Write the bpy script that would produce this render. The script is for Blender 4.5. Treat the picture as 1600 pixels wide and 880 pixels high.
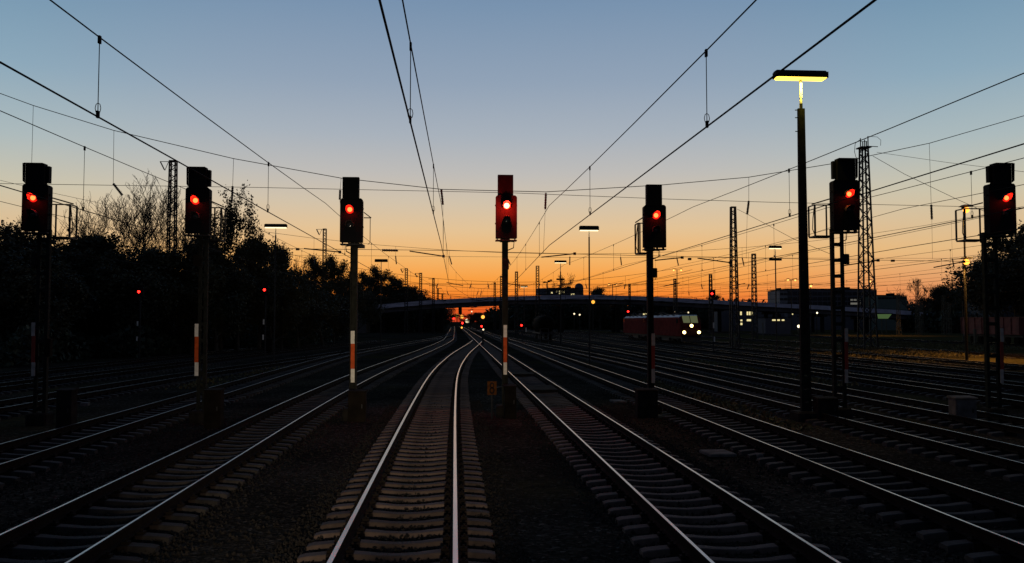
import bpy, math, random
import numpy as np
from mathutils import Vector, Matrix

for o in list(bpy.data.objects):
    bpy.data.objects.remove(o, do_unlink=True)
SC = bpy.context.scene
COL = SC.collection
rad = math.radians

# ------------------------------------------------------------------ camera
CAM_Z = 3.19                      # driver's eye above the ballast
FPX = 1310.0                      # focal length in photo pixels (photo 1600 x 880)
YAW, PITCH = math.atan(89 / FPX), math.atan(62 / FPX)
cam = bpy.data.cameras.new('camera')
cam.sensor_width = 36.0
cam.lens = 36.0 * FPX / 1600.0
cam.clip_start, cam.clip_end = 0.1, 6000
cam_ob = bpy.data.objects.new('camera', cam)
COL.objects.link(cam_ob)
cam_ob.location = (0, 0, CAM_Z)
cam_ob.rotation_euler = (math.pi / 2 + PITCH, 0, -YAW)
SC.camera = cam_ob

# ------------------------------------------------------------------ dusk sky
world = bpy.data.worlds.new('World')
SC.world = world
world.use_nodes = True
nt = world.node_tree
nt.nodes.clear()
def N(tree, t, **kw):
    n = tree.nodes.new(t)
    for k, v in kw.items():
        setattr(n, k, v)
    return n
def srgb(r, g, b):
    f = lambda c: (c / 255 / 12.92) if c / 255 <= 0.04045 else ((c / 255 + 0.055) / 1.055) ** 2.4
    return (f(r), f(g), f(b), 1)
def ramp(tree, stops, interp='LINEAR'):
    n = N(tree, 'ShaderNodeValToRGB')
    cr = n.color_ramp
    cr.interpolation = interp
    while len(cr.elements) > 1:
        cr.elements.remove(cr.elements[-1])
    cr.elements[0].position, cr.elements[0].color = stops[0]
    for p, c in stops[1:]:
        e = cr.elements.new(p)
        e.color = c
    return n
tc = N(nt, 'ShaderNodeTexCoord')
sx = N(nt, 'ShaderNodeSeparateXYZ')
nt.links.new(tc.outputs['Generated'], sx.inputs[0])
asn = N(nt, 'ShaderNodeMath', operation='ARCSINE')
nt.links.new(sx.outputs['Z'], asn.inputs[0])
el = N(nt, 'ShaderNodeMath', operation='DIVIDE', use_clamp=True)
nt.links.new(asn.outputs[0], el.inputs[0])
el.inputs[1].default_value = math.pi / 2
D = lambda deg: deg / 90.0
glow = ramp(nt, [(D(0.0), srgb(204, 66, 36)), (D(0.9), srgb(236, 98, 36)), (D(1.8), srgb(247, 134, 44)), (D(2.9), srgb(249, 160, 66)),
                 (D(4.4), srgb(242, 182, 108)), (D(6.2), srgb(228, 194, 148)), (D(8.0), srgb(210, 194, 170)),
                 (D(10.0), srgb(190, 187, 183)), (D(12.5), srgb(168, 177, 187)), (D(16), srgb(145, 162, 182)),
                 (D(21), srgb(120, 146, 174)), (D(32), srgb(74, 106, 142)), (D(55), srgb(34, 54, 86)), (1.0, srgb(20, 34, 60))])
dim = ramp(nt, [(D(0.0), srgb(34, 32, 40)), (D(6), srgb(52, 48, 58)), (D(12), srgb(66, 66, 76)), (D(22), srgb(58, 70, 90)),
                (D(45), srgb(38, 56, 82)), (1.0, srgb(20, 34, 60))])
side = ramp(nt, [(D(0.0), srgb(170, 78, 56)), (D(1.8), srgb(226, 146, 92)), (D(4.4), srgb(229, 186, 130)), (D(8.0), srgb(203, 195, 171)),
                 (D(11), srgb(172, 186, 188)), (D(15), srgb(140, 168, 186)), (D(21), srgb(108, 144, 172)), (D(32), srgb(72, 106, 142)),
                 (D(55), srgb(34, 54, 86)), (1.0, srgb(20, 34, 60))])
for r_ in (glow, dim, side):
    nt.links.new(el.outputs[0], r_.inputs[0])
# horizontal direction cosine towards the sunset
comb = N(nt, 'ShaderNodeCombineXYZ')
nt.links.new(sx.outputs['X'], comb.inputs[0]); nt.links.new(sx.outputs['Y'], comb.inputs[1])
nrm = N(nt, 'ShaderNodeVectorMath', operation='NORMALIZE')
nt.links.new(comb.outputs[0], nrm.inputs[0])
dot = N(nt, 'ShaderNodeVectorMath', operation='DOT_PRODUCT')
nt.links.new(nrm.outputs[0], dot.inputs[0])
SUN_AZ = rad(1.5)
dot.inputs[1].default_value = (math.sin(SUN_AZ), math.cos(SUN_AZ), 0)
def mrange(a, b, inp):
    m = N(nt, 'ShaderNodeMapRange', interpolation_type='SMOOTHSTEP')
    m.inputs['From Min'].default_value, m.inputs['From Max'].default_value = a, b
    nt.links.new(inp, m.inputs['Value'])
    return m
f1 = mrange(0.86, 0.995, dot.outputs['Value'])
f2 = mrange(-0.35, 0.80, dot.outputs['Value'])
mx1 = N(nt, 'ShaderNodeMixRGB'); mx2 = N(nt, 'ShaderNodeMixRGB')
nt.links.new(f2.outputs[0], mx1.inputs[0]); nt.links.new(dim.outputs[0], mx1.inputs[1]); nt.links.new(side.outputs[0], mx1.inputs[2])
nt.links.new(f1.outputs[0], mx2.inputs[0]); nt.links.new(mx1.outputs[0], mx2.inputs[1]); nt.links.new(glow.outputs[0], mx2.inputs[2])
sky = N(nt, 'ShaderNodeTexSky', sky_type='NISHITA', sun_disc=False)
sky.sun_elevation, sky.sun_rotation = rad(-2.0), SUN_AZ
sky.air_density, sky.dust_density, sky.ozone_density = 1.0, 1.5, 2.0
bg1 = N(nt, 'ShaderNodeBackground'); bg2 = N(nt, 'ShaderNodeBackground')
nt.links.new(mx2.outputs[0], bg1.inputs[0]); bg1.inputs[1].default_value = 1.0
nt.links.new(sky.outputs[0], bg2.inputs[0]); bg2.inputs[1].default_value = 0.012
add = N(nt, 'ShaderNodeAddShader')
nt.links.new(bg1.outputs[0], add.inputs[0]); nt.links.new(bg2.outputs[0], add.inputs[1])
wo = N(nt, 'ShaderNodeOutputWorld')
nt.links.new(add.outputs[0], wo.inputs[0])

# last glow of the sun, just at the horizon ahead
sun = bpy.data.lights.new('sun', 'SUN')
sun.energy, sun.angle, sun.color = 0.025, rad(10), (1.0, 0.5, 0.22)
sun_ob = bpy.data.objects.new('sun', sun)
COL.objects.link(sun_ob)
sun_ob.rotation_euler = Vector((-math.sin(SUN_AZ), -math.cos(SUN_AZ), -math.tan(rad(1.6)))).to_track_quat('-Z', 'Y').to_euler()

SC.view_settings.view_transform = 'Standard'
SC.view_settings.look = 'None'
SC.view_settings.exposure = 0.0
SC.view_settings.gamma = 1.0
SC.view_settings.use_curve_mapping = False
SC.render.engine = 'CYCLES'
SC.cycles.max_bounces = 5
SC.cycles.use_denoising = True
SC.cycles.sample_clamp_indirect = 2.0

# the headlights of the train the photographer rides in
def spot(name, loc, target, energy, angle, blend, color, size=0.12):
    l = bpy.data.lights.new(name, 'SPOT')
    l.energy, l.spot_size, l.spot_blend, l.color, l.shadow_soft_size = energy, rad(angle), blend, color, size
    o = bpy.data.objects.new(name, l)
    COL.objects.link(o)
    o.location = loc
    o.rotation_euler = (Vector(target) - Vector(loc)).to_track_quat('-Z', 'Y').to_euler()
    return o
for hx, tx_, en, an in ((-1.65, -4.4, 3700, 31), (0.25, -0.6, 4300, 25)):
    spot('headlight_beam', (hx, 1.2, 1.75), (tx_, 30, 2.45), en, an, 1.0, (1.0, 0.83, 0.60))

# ------------------------------------------------------------------ pixel -> place
_F = Vector((math.sin(YAW) * math.cos(PITCH), math.cos(YAW) * math.cos(PITCH), math.sin(PITCH)))
_R = Vector((math.cos(YAW), -math.sin(YAW), 0))
_U = _R.cross(_F)
def ray(px, py):
    return _F + _R * ((px - 800) / FPX) + _U * ((440 - py) / FPX)
def at(px, py, Y):                 # the place at forward distance Y seen at that photo pixel
    d = ray(px, py)
    return Vector((0, 0, CAM_Z)) + d * (Y / d.y)
def gx(px, Y):
    return at(px, 502, Y).x
def gz(px, py, Y):
    return at(px, py, Y).z

# ------------------------------------------------------------------ materials
MATS = {}
def pm(name, col, rough=0.8, metal=0.0, var=0.25, scale=3.0, bump=0.0, bscale=None, spec=0.3, col2=None, rand=0.0):
    if name in MATS:
        return MATS[name]
    m = bpy.data.materials.new(name)
    m.use_nodes = True
    t = m.node_tree
    b = t.nodes['Principled BSDF']
    b.inputs['Roughness'].default_value = rough
    b.inputs['Metallic'].default_value = metal
    b.inputs['Specular IOR Level'].default_value = spec
    c = N(t, 'ShaderNodeTexCoord')
    n = N(t, 'ShaderNodeTexNoise')
    n.inputs['Scale'].default_value = scale
    n.inputs['Detail'].default_value = 5
    t.links.new(c.outputs['Object'], n.inputs['Vector'])
    lo = tuple(x * (1 - var) for x in col) + (1,)
    hi = tuple(min(1, x * (1 + var)) for x in (col2 or col)) + (1,)
    r = ramp(t, [(0.3, lo), (0.7, hi)])
    t.links.new(n.outputs['Fac'], r.inputs[0])
    t.links.new(r.outputs[0], b.inputs['Base Color'])
    if rand:                       # every sleeper weathered a little differently
        oi = N(t, 'ShaderNodeObjectInfo')
        mr = N(t, 'ShaderNodeMapRange')
        mr.inputs['To Min'].default_value, mr.inputs['To Max'].default_value = 1 - rand, 1 + rand
        t.links.new(oi.outputs['Random'], mr.inputs['Value'])
        hs = N(t, 'ShaderNodeHueSaturation')
        t.links.new(mr.outputs[0], hs.inputs['Value']); t.links.new(r.outputs[0], hs.inputs['Color'])
        t.links.new(hs.outputs[0], b.inputs['Base Color'])
    if bump:
        bn = N(t, 'ShaderNodeTexNoise')
        bn.inputs['Scale'].default_value = bscale or scale * 4
        bn.inputs['Detail'].default_value = 4
        t.links.new(c.outputs['Object'], bn.inputs['Vector'])
        bp = N(t, 'ShaderNodeBump')
        bp.inputs['Strength'].default_value = bump
        bp.inputs['Distance'].default_value = 0.02
        t.links.new(bn.outputs['Fac'], bp.inputs['Height'])
        t.links.new(bp.outputs[0], b.inputs['Normal'])
    MATS[name] = m
    return m
def em(name, col, strength):
    if name in MATS:
        return MATS[name]
    m = bpy.data.materials.new(name)
    m.use_nodes = True
    t = m.node_tree
    t.nodes.clear()
    e = N(t, 'ShaderNodeEmission')
    e.inputs[0].default_value = tuple(col) + (1,)
    e.inputs[1].default_value = strength
    o = N(t, 'ShaderNodeOutputMaterial')
    t.links.new(e.outputs[0], o.inputs[0])
    MATS[name] = m
    return m
M_black = pm('black_sheet_steel', (0.006, 0.0055, 0.0055), 0.75, var=0.3, spec=0.12)
M_inner = pm('hood_inside', (0.16, 0.10, 0.09), 0.6, spec=0.1)
M_mast = pm('grey_green_mast_paint', (0.018, 0.018, 0.014), 0.75, var=0.5, scale=6, bump=0.1, spec=0.05)
M_steel = pm('dark_galvanised_steel', (0.022, 0.021, 0.02), 0.6, metal=0.2, var=0.35, scale=5)
M_wire = pm('copper_wire', (0.010, 0.009, 0.009), 0.8, var=0.2, spec=0.05)
M_insul = pm('brown_porcelain', (0.03, 0.018, 0.014), 0.3)
M_railtop = pm('polished_rail_head', (0.50, 0.475, 0.445), 0.28, metal=1.0, var=0.10, scale=1.5)
M_railtop2 = pm('duller_rail_head', (0.30, 0.275, 0.25), 0.33, metal=1.0, var=0.25, scale=1.2)
M_rust = pm('rusty_rail_web', (0.012, 0.008, 0.006), 0.9, var=0.4, scale=8, spec=0.05)
M_sleeper = pm('weathered_concrete_sleeper', (0.085, 0.058, 0.044), 0.9, var=0.35, scale=5, bump=0.3, bscale=30, rand=.35)
M_oldsleeper = pm('dirty_sleeper', (0.032, 0.026, 0.021), 0.9, var=0.4, scale=5, bump=0.3, bscale=30, rand=.5)
M_clip = pm('rail_clip_iron', (0.012, 0.009, 0.007), 0.85, spec=0.05)
M_seat = pm('dark_rail_seat', (0.020, 0.014, 0.011), 0.9, var=0.5, scale=9, spec=0.08)  # darker sleeper faces around the rail seats
M_white = pm('white_enamel', (0.82, 0.75, 0.62), 0.6, var=0.10, scale=9, spec=0.1)
M_red = pm('red_enamel', (0.58, 0.085, 0.015), 0.6, var=0.2, scale=9, spec=0.1)
M_dimwhite = pm('off_beam_white_enamel', (0.42, 0.36, 0.30), 0.5, var=0.25, scale=7)  # plates off the headlight beams: their weaker light put into a darker white
M_dimred = pm('off_beam_red_enamel', (0.26, 0.035, 0.02), 0.5, var=0.2)  # red band of those plates, the dimmer light put into its colour
M_conc = pm('grey_concrete', (0.11, 0.10, 0.09), 0.95, var=0.4, scale=3, bump=0.3, spec=0.06)
M_dconc = pm('dark_stained_concrete', (0.020, 0.017, 0.014), 0.95, var=0.5, scale=4, bump=0.4, spec=0.04)
M_cab = pm('brown_grey_cabinet_paint', (0.012, 0.009, 0.006), 0.9, var=0.4, scale=3, spec=0.04)
M_parapet = pm('pale_bridge_parapet', (0.62, 0.57, 0.62), 0.8, var=0.2, scale=0.5)
M_deck = pm('bridge_girder_concrete', (0.11, 0.10, 0.10), 0.85, var=0.3, scale=0.4)
M_bark = pm('dark_bark', (0.05, 0.04, 0.03), 0.9, var=0.3, scale=4)
M_leaf = pm('autumn_leaf', (0.045, 0.045, 0.02), 0.7, var=0.45, scale=0.35, col2=(0.055, 0.045, 0.018))
M_leafd = pm('dark_leaf', (0.028, 0.036, 0.018), 0.7, var=0.5, scale=0.5)
M_yplate = pm('orange_sign_enamel', (0.10, 0.034, 0.008), 0.8, var=0.3, scale=8, spec=0.04)
M_glass = pm('dark_window_glass', (0.03, 0.032, 0.035), 0.12, spec=0.6, var=0.1)

E_red = em('red_signal_light', (1.0, 0.022, 0.005), 26)
E_ring = em('red_signal_glass', (1.0, 0.012, 0.006), 1.1)
E_redhot = em('bright_red_signal_light', (1.0, 0.05, 0.022), 45)
E_redfar = em('far_red_light', (1.0, 0.012, 0.008), 9)
E_tube = em('yellow_lamp_tube', (1.0, 0.66, 0.07), 3.4)
E_tubefar = em('warm_lamp_tube', (1.0, 0.80, 0.45), 2.2)
E_amber = em('sodium_lamp', (1.0, 0.34, 0.04), 3.2)
E_amberfar = em('far_sodium_lamp', (1.0, 0.42, 0.09), 3.2)
E_white = em('white_lamp', (1.0, 0.86, 0.55), 3)
E_head = em('locomotive_headlight', (1.0, 0.72, 0.24), 9)
E_win = em('lit_window', (1.0, 0.84, 0.40), 0.9)
E_windim = em('dim_window', (0.75, 0.72, 0.62), 0.16)
E_cab = em('lit_cab_glass', (0.55, 0.60, 0.30), 0.16)
E_green = em('green_lit_shelter', (0.35, 0.62, 0.22), 0.15)

# ------------------------------------------------------------------ mesh builder
class MB:
    def __init__(s):
        s.v, s.f, s.m = [], [], []
    def quad(s, pts, mi=0):
        k = len(s.v)
        s.v += [tuple(p) for p in pts]
        s.f.append(tuple(range(k, k + len(pts))))
        s.m.append(mi)
    def hexa(s, p, mi=0):          # 8 corners: 4 bottom, 4 top
        k = len(s.v)
        s.v += [tuple(q) for q in p]
        for f in ((3, 2, 1, 0), (4, 5, 6, 7), (0, 1, 5, 4), (1, 2, 6, 5), (2, 3, 7, 6), (3, 0, 4, 7)):
            s.f.append(tuple(k + i for i in f)); s.m.append(mi)
    def box(s, c, d, mi=0):
        x, y, z = c; a, b, h = d[0] / 2, d[1] / 2, d[2] / 2
        s.hexa([(x - a, y - b, z - h), (x + a, y - b, z - h), (x + a, y + b, z - h), (x - a, y + b, z - h),
                (x - a, y - b, z + h), (x + a, y - b, z + h), (x + a, y + b, z + h), (x - a, y + b, z + h)], mi)
    def bbox(s, c, d, e=0.02, mi=0):   # box with chamfered vertical and top edges
        x, y, z = c; a, b, h = d[0] / 2, d[1] / 2, d[2] / 2
        ring = [(-a + e, -b), (a - e, -b), (a, -b + e), (a, b - e), (a - e, b), (-a + e, b), (-a, b - e), (-a, -b + e)]
        sc = lambda k: [(q[0] * (1 - e / a * k), q[1] * (1 - e / b * k)) for q in ring]
        levels = [(-h, sc(0)), (h - e, sc(0)), (h, sc(1))]
        k = len(s.v)
        for zz, rg in levels:
            s.v += [(x + q[0], y + q[1], z + zz) for q in rg]
        for L in range(2):
            for i in range(8):
                j = (i + 1) % 8
                s.f.append((k + L * 8 + i, k + L * 8 + j, k + L * 8 + 8 + j, k + L * 8 + 8 + i)); s.m.append(mi)
        s.f.append(tuple(k + 16 + i for i in range(8))); s.m.append(mi)
        s.f.append(tuple(k + 7 - i for i in range(8))); s.m.append(mi)
    def bar(s, p0, p1, w, h=None, mi=0):
        p0, p1 = Vector(p0), Vector(p1)
        h = h or w
        d = (p1 - p0).normalized()
        up = Vector((0, 0, 1)) if abs(d.z) < 0.95 else Vector((0, 1, 0))
        a = d.cross(up).normalized() * (w / 2)
        b = a.cross(d).normalized() * (h / 2)
        s.hexa([p0 - a - b, p0 + a - b, p0 + a + b, p0 - a + b, p1 - a - b, p1 + a - b, p1 + a + b, p1 - a + b], mi)
    def tube(s, pts, r, n=5, mi=0, cap=True):
        pts = [Vector(p) for p in pts]
        rs = r if isinstance(r, (list, tuple)) else [r] * len(pts)
        k = len(s.v)
        prev = None
        for i, p in enumerate(pts):
            d = (pts[min(i + 1, len(pts) - 1)] - pts[max(i - 1, 0)]).normalized()
            if prev is None:
                up = Vector((0, 0, 1)) if abs(d.z) < 0.9 else Vector((1, 0, 0))
                a = d.cross(up).normalized()
            else:
                a = (prev - d * prev.dot(d)).normalized()
            prev = a
            b = d.cross(a)
            for j in range(n):
                t = 2 * math.pi * j / n
                s.v.append(tuple(p + (a * math.cos(t) + b * math.sin(t)) * rs[i]))
        for i in range(len(pts) - 1):
            for j in range(n):
                j2 = (j + 1) % n
                s.f.append((k + i * n + j, k + i * n + j2, k + (i + 1) * n + j2, k + (i + 1) * n + j)); s.m.append(mi)
        if cap:
            s.f.append(tuple(k + n - 1 - j for j in range(n))); s.m.append(mi)
            s.f.append(tuple(k + (len(pts) - 1) * n + j for j in range(n))); s.m.append(mi)
    def loft(s, rings, mi=0, cap=True):
        k = len(s.v); n = len(rings[0])
        for rg in rings:
            s.v += [tuple(p) for p in rg]
        for i in range(len(rings) - 1):
            for j in range(n):
                j2 = (j + 1) % n
                s.f.append((k + i * n + j, k + i * n + j2, k + (i + 1) * n + j2, k + (i + 1) * n + j)); s.m.append(mi)
        if cap:
            s.f.append(tuple(k + n - 1 - j for j in range(n))); s.m.append(mi)
            s.f.append(tuple(k + (len(rings) - 1) * n + j for j in range(n))); s.m.append(mi)
    def dome(s, c, r, depth, n=12, mi=0):   # convex lens facing -Y
        x, y, z = c
        rings = []
        for q in range(4):
            t = q / 4 * math.pi / 2
            rr, dd = r * math.cos(t), depth * math.sin(t)
            rings.append([(x + rr * math.cos(2 * math.pi * j / n), y - dd, z + rr * math.sin(2 * math.pi * j / n)) for j in range(n)])
        s.loft(rings, mi)
    def build(s, name, mats, parent=None, org=None, smooth=False):
        me = bpy.data.meshes.new(name)
        v = s.v
        if org is not None:
            v = [(a - org[0], b - org[1], c - org[2]) for a, b, c in v]
        me.from_pydata(v, [], s.f)
        for m in (mats if isinstance(mats, (list, tuple)) else [mats]):
            me.materials.append(m)
        if any(s.m):
            me.polygons.foreach_set('material_index', s.m)
        if smooth:
            me.polygons.foreach_set('use_smooth', [True] * len(me.polygons))
        me.update()
        o = bpy.data.objects.new(name, me)
        COL.objects.link(o)
        if parent is not None:
            o.parent = parent
        elif org is not None:
            o.location = org
        return o
def tag(o, label, cat, group=None):
    o['label'] = label; o['category'] = cat
    if group:
        o['group'] = group
    return o
def thing(name, label, cat, loc=(0, 0, 0), rz=0.0, group=None):
    o = bpy.data.objects.new(name, None)
    COL.objects.link(o)
    o.empty_display_size = 0.3
    o.location = loc; o.rotation_euler = (0, 0, rz)
    return tag(o, label, cat, group)
def copy_part(src, parent):
    c = src.copy(); COL.objects.link(c); c.parent = parent
    return c
def structure(o):
    o['kind'] = 'structure'
    return o
def stuff(o, label=None, cat=None):
    o['kind'] = 'stuff'
    if label:
        tag(o, label, cat)
    return o

# ------------------------------------------------------------------ ground
def ground_material():
    m = bpy.data.materials.new('dark_ballast_and_weeds')
    m.use_nodes = True
    t = m.node_tree
    b = t.nodes['Principled BSDF']
    b.inputs['Roughness'].default_value = 0.95
    b.inputs['Specular IOR Level'].default_value = 0.0
    c = N(t, 'ShaderNodeTexCoord')
    vo = N(t, 'ShaderNodeTexVoronoi'); vo.inputs['Scale'].default_value = 16
    t.links.new(c.outputs['Object'], vo.inputs['Vector'])
    sp = N(t, 'ShaderNodeSeparateColor')
    t.links.new(vo.outputs['Color'], sp.inputs[0])
    stone = ramp(t, [(0.0, (0.018, 0.0155, 0.012, 1)), (0.6, (0.034, 0.029, 0.022, 1)), (0.93, (0.06, 0.05, 0.038, 1)), (1.0, (0.11, 0.092, 0.072, 1))])
    t.links.new(sp.outputs[0], stone.inputs[0])
    n1 = N(t, 'ShaderNodeTexNoise'); n1.inputs['Scale'].default_value = 0.22; n1.inputs['Detail'].default_value = 6
    t.links.new(c.outputs['Object'], n1.inputs['Vector'])
    patch = ramp(t, [(0.35, (0.55, 0.55, 0.55, 1)), (0.65, (1.25, 1.2, 1.15, 1))])
    t.links.new(n1.outputs['Fac'], patch.inputs[0])
    mu = N(t, 'ShaderNodeMixRGB', blend_type='MULTIPLY'); mu.inputs[0].default_value = 1
    t.links.new(stone.outputs[0], mu.inputs[1]); t.links.new(patch.outputs[0], mu.inputs[2])
    # weeds and dead grass, mostly towards the right-hand sidings
    n2 = N(t, 'ShaderNodeTexNoise'); n2.inputs['Scale'].default_value = 0.09; n2.inputs['Detail'].default_value = 5
    t.links.new(c.outputs['Object'], n2.inputs['Vector'])
    sx = N(t, 'ShaderNodeSeparateXYZ'); t.links.new(c.outputs['Object'], sx.inputs[0])
    mr = N(t, 'ShaderNodeMapRange'); mr.inputs['From Min'].default_value = 12; mr.inputs['From Max'].default_value = 40
    mr.inputs['To Min'].default_value = 0.0; mr.inputs['To Max'].default_value = 0.28
    t.links.new(sx.outputs['X'], mr.inputs['Value'])
    ad = N(t, 'ShaderNodeMath', operation='ADD'); t.links.new(n2.outputs['Fac'], ad.inputs[0]); t.links.new(mr.outputs[0], ad.inputs[1])
    wf = ramp(t, [(0.55, (0, 0, 0, 1)), (0.72, (1, 1, 1, 1))]); t.links.new(ad.outputs[0], wf.inputs[0])
    n3 = N(t, 'ShaderNodeTexNoise'); n3.inputs['Scale'].default_value = 2.5; n3.inputs['Detail'].default_value = 8
    t.links.new(c.outputs['Object'], n3.inputs['Vector'])
    weed = ramp(t, [(0.3, (0.022, 0.02, 0.01, 1)), (0.7, (0.085, 0.066, 0.026, 1))]); t.links.new(n3.outputs['Fac'], weed.inputs[0])
    mw = N(t, 'ShaderNodeMixRGB'); t.links.new(wf.outputs[0], mw.inputs[0]); t.links.new(mu.outputs[0], mw.inputs[1]); t.links.new(weed.outputs[0], mw.inputs[2])
    t.links.new(mw.outputs[0], b.inputs['Base Color'])
    bp = N(t, 'ShaderNodeBump'); bp.inputs['Strength'].default_value = 0.9; bp.inputs['Distance'].default_value = 0.04
    t.links.new(vo.outputs['Distance'], bp.inputs['Height'])
    t.links.new(bp.outputs[0], b.inputs['Normal'])
    return m
rng = np.random.default_rng(7)
def build_ground():
    xs = np.concatenate([[-2500, -900, -300], np.arange(-120, 160.1, 2.0), [300, 900, 2500]])
    ys = np.concatenate([[-300, -60], np.arange(-10, 60, 1.5), np.arange(60, 330, 5), [500, 900, 2000, 4000]])
    mb = MB()
    nx, ny = len(xs), len(ys)
    h = rng.normal(0, 0.018, (ny, nx))
    for j, y in enumerate(ys):
        for i, x in enumerate(xs):
            mb.v.append((float(x), float(y), float(h[j, i])))
    for j in range(ny - 1):
        for i in range(nx - 1):
            a = j * nx + i
            mb.f.append((a, a + 1, a + nx + 1, a + nx)); mb.m.append(0)
    return structure(mb.build('ground', ground_material(), smooth=True))
build_ground()

# ------------------------------------------------------------------ tracks
RAIL_TOP = 0.305
SEAT = 0.13
def smooth_path(pts, y0, y1, step=1.5, sig=5.0):
    ys = np.arange(y0 - 3 * sig, y1 + 3 * sig + step, step)
    xs = np.interp(ys, [p[0] for p in pts], [p[1] for p in pts])
    k = np.exp(-0.5 * (np.arange(-3 * sig, 3 * sig + step, step) / sig) ** 2); k /= k.sum()
    n = len(k) // 2
    xp = np.pad(xs, n, mode='edge')
    xs2 = np.convolve(xp, k, 'valid')[:len(ys)]
    sel = (ys >= y0 - 1e-6) & (ys <= y1 + 1e-6)
    return ys[sel], xs2[sel]
class Track:
    pass
TR = {}
def rail_profile(w):
    return [(-0.036, 0.168), (-w, 0.1745), (w, 0.1745), (0.036, 0.168), (0.036, 0.135), (0.010, 0.118), (0.010, 0.032), (0.07, 0.012), (0.07, 0.0),
            (-0.07, 0.0), (-0.07, 0.012), (-0.010, 0.032), (-0.010, 0.118), (-0.036, 0.135)]
def sleeper_mesh(name, mat, dz=0.0):
    mb = MB()
    st = [(-1.30, .085, .10), (-1.22, .105, .105), (-0.93, .128, .10), (-0.57, .13, .10), (-0.42, .118, .09), (-0.25, .10, .08), (0, .09, .078),
          (0.25, .10, .08), (0.42, .118, .09), (0.57, .13, .10), (0.93, .128, .10), (1.22, .105, .092), (1.30, .085, .088)]
    rings = [[(x, -w - .035, -0.06), (x, -w, z - 0.012), (x, -w + 0.012, z), (x, w - 0.012, z), (x, w, z - 0.012), (x, w + .035, -0.06)] for x, z, w in st]
    mb.loft(rings)
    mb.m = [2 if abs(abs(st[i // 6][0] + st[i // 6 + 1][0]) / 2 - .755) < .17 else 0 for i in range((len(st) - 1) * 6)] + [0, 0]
    for sx_ in (-0.7535, 0.7535):
        for s2 in (-1, 1):
            mb.box((sx_ + s2 * 0.125, 0, SEAT + 0.022), (0.10, 0.10, 0.04), 1)
            mb.tube([(sx_ + s2 * 0.125, 0, SEAT + 0.03), (sx_ + s2 * 0.125, 0, SEAT + 0.075)], 0.022, 6, 1)
    o = mb.build(name, [mat, M_clip, M_seat])
    return o
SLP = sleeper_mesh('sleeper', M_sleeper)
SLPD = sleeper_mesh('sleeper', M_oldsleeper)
def make_track(key, label, pts, y0, y1, shiny=True, seen_from=6.0, pitch=0.6, bright=False, dz=0.0, shine=0.018):
    ys, xs = smooth_path(pts, y0, y1)
    t = Track(); t.ys, t.xs = ys, xs
    TR[key] = t
    org = (float(xs[0]), float(ys[0]), 0)
    root = thing('railway_track', label, 'railway track', org, 0, 'tracks fanning out across the yard')
    tx = np.gradient(xs, ys)
    for sgn in (-1, 1):
        mb = MB()
        rings = []
        for x, y, k in zip(xs, ys, tx):
            l = math.hypot(1, k)
            nx_, ny_ = 1 / l, -k / l
            rings.append([(x + nx_ * (sgn * 0.7535 + a), y + ny_ * (sgn * 0.7535 + a), SEAT + dz + b) for a, b in rail_profile(shine)])
        mb.loft(rings)
        n = 14
        mi = [1 if (i % n) == 1 else 0 for i in range((len(rings) - 1) * n)] + [0, 0]
        mb.m = mi
        mb.build('rail', [M_rust, M_railtop if shiny else M_railtop2], root, org)
    src = SLP if bright else SLPD
    count, y = 0, max(y0 + 0.3, -3)
    r = random.Random(hash(key) % 1000 if False else len(key) * 7 + int(pts[0][1] * 10))
    far = MB()
    while y < y1 - 0.3:
        x = float(np.interp(y, ys, xs)); k = float(np.interp(y, ys, tx))
        if y >= seen_from and count < 100:
            o = src if not src.users_collection or (src.parent is None) else src.copy()
            if o is not src:
                COL.objects.link(o)
            o.parent = root
            o.location = (x - org[0] + r.uniform(-.012, .012), y - org[1] + r.uniform(-.015, .015), dz + r.uniform(-.006, .003))
            o.rotation_euler = (r.uniform(-.01, .01), 0, -math.atan(k) + r.uniform(-.012, .012))
            count += 1
        elif y > seen_from:
            far.bbox((x - org[0], y - org[1], 0.055 + dz), (2.6, 0.24, 0.15), 0.03)
        y += pitch
    if far.v:
        f = far.build('distant_sleepers', M_sleeper if bright else M_oldsleeper, root)
        f['kind'] = 'stuff'
    return root
GA = -8
make_track('C', 'curving track straight ahead with bright polished rails and concrete sleepers', [(-20, -.72), (28, -.75), (44, -.66), (56, -.35), (75, .45), (90, 1.35), (104, 2.2), (120, 3.1), (136, 3.72), (160, 3.85)], GA, 130, True, 6, bright=True, dz=-0.004, shine=0.031)
make_track('R1', 'straight track just right of the middle signal with brownish concrete sleepers', [(-20, 3.84), (200, 3.84), (420, 3.6), (600, 2)], GA, 500, True, 6, bright=True, shine=0.022)
make_track('L1', 'track on the left of the curving one, running past the mast with the bright plate', [(-20, -5.38), (30, -5.38), (47, -4.95), (62, -4.2), (77, -3.3), (105, -1.9), (135, -.95), (200, -.9), (420, -1.0), (600, -1)], GA, 500, True, 8)
make_track('L2', 'track passing between the second and third signal masts from the left', [(-20, -9.97), (66, -9.85), (80, -9.3), (110, -6.4), (140, -3.4), (172, -1.2), (190, -.95)], GA, 172, False, 14)
make_track('L3', 'track passing between the two leftmost signal masts and bending into its neighbour', [(-20, -16.4), (28, -16), (46, -14.9), (66, -12), (82, -10.3), (100, -8)], GA, 82, False, 26)
make_track('L4', 'rusty siding left of the leftmost signal, nearer of the two by the wood', [(-20, -21.5), (37, -20.9), (56, -19.2), (76, -17.8), (108, -14.0), (140, -9)], GA, 128, False, 36)
make_track('L5', 'faint siding nearest to the dark wood', [(-20, -26.5), (40, -25), (75, -23), (120, -19)], GA, 120, False, 42)
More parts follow.
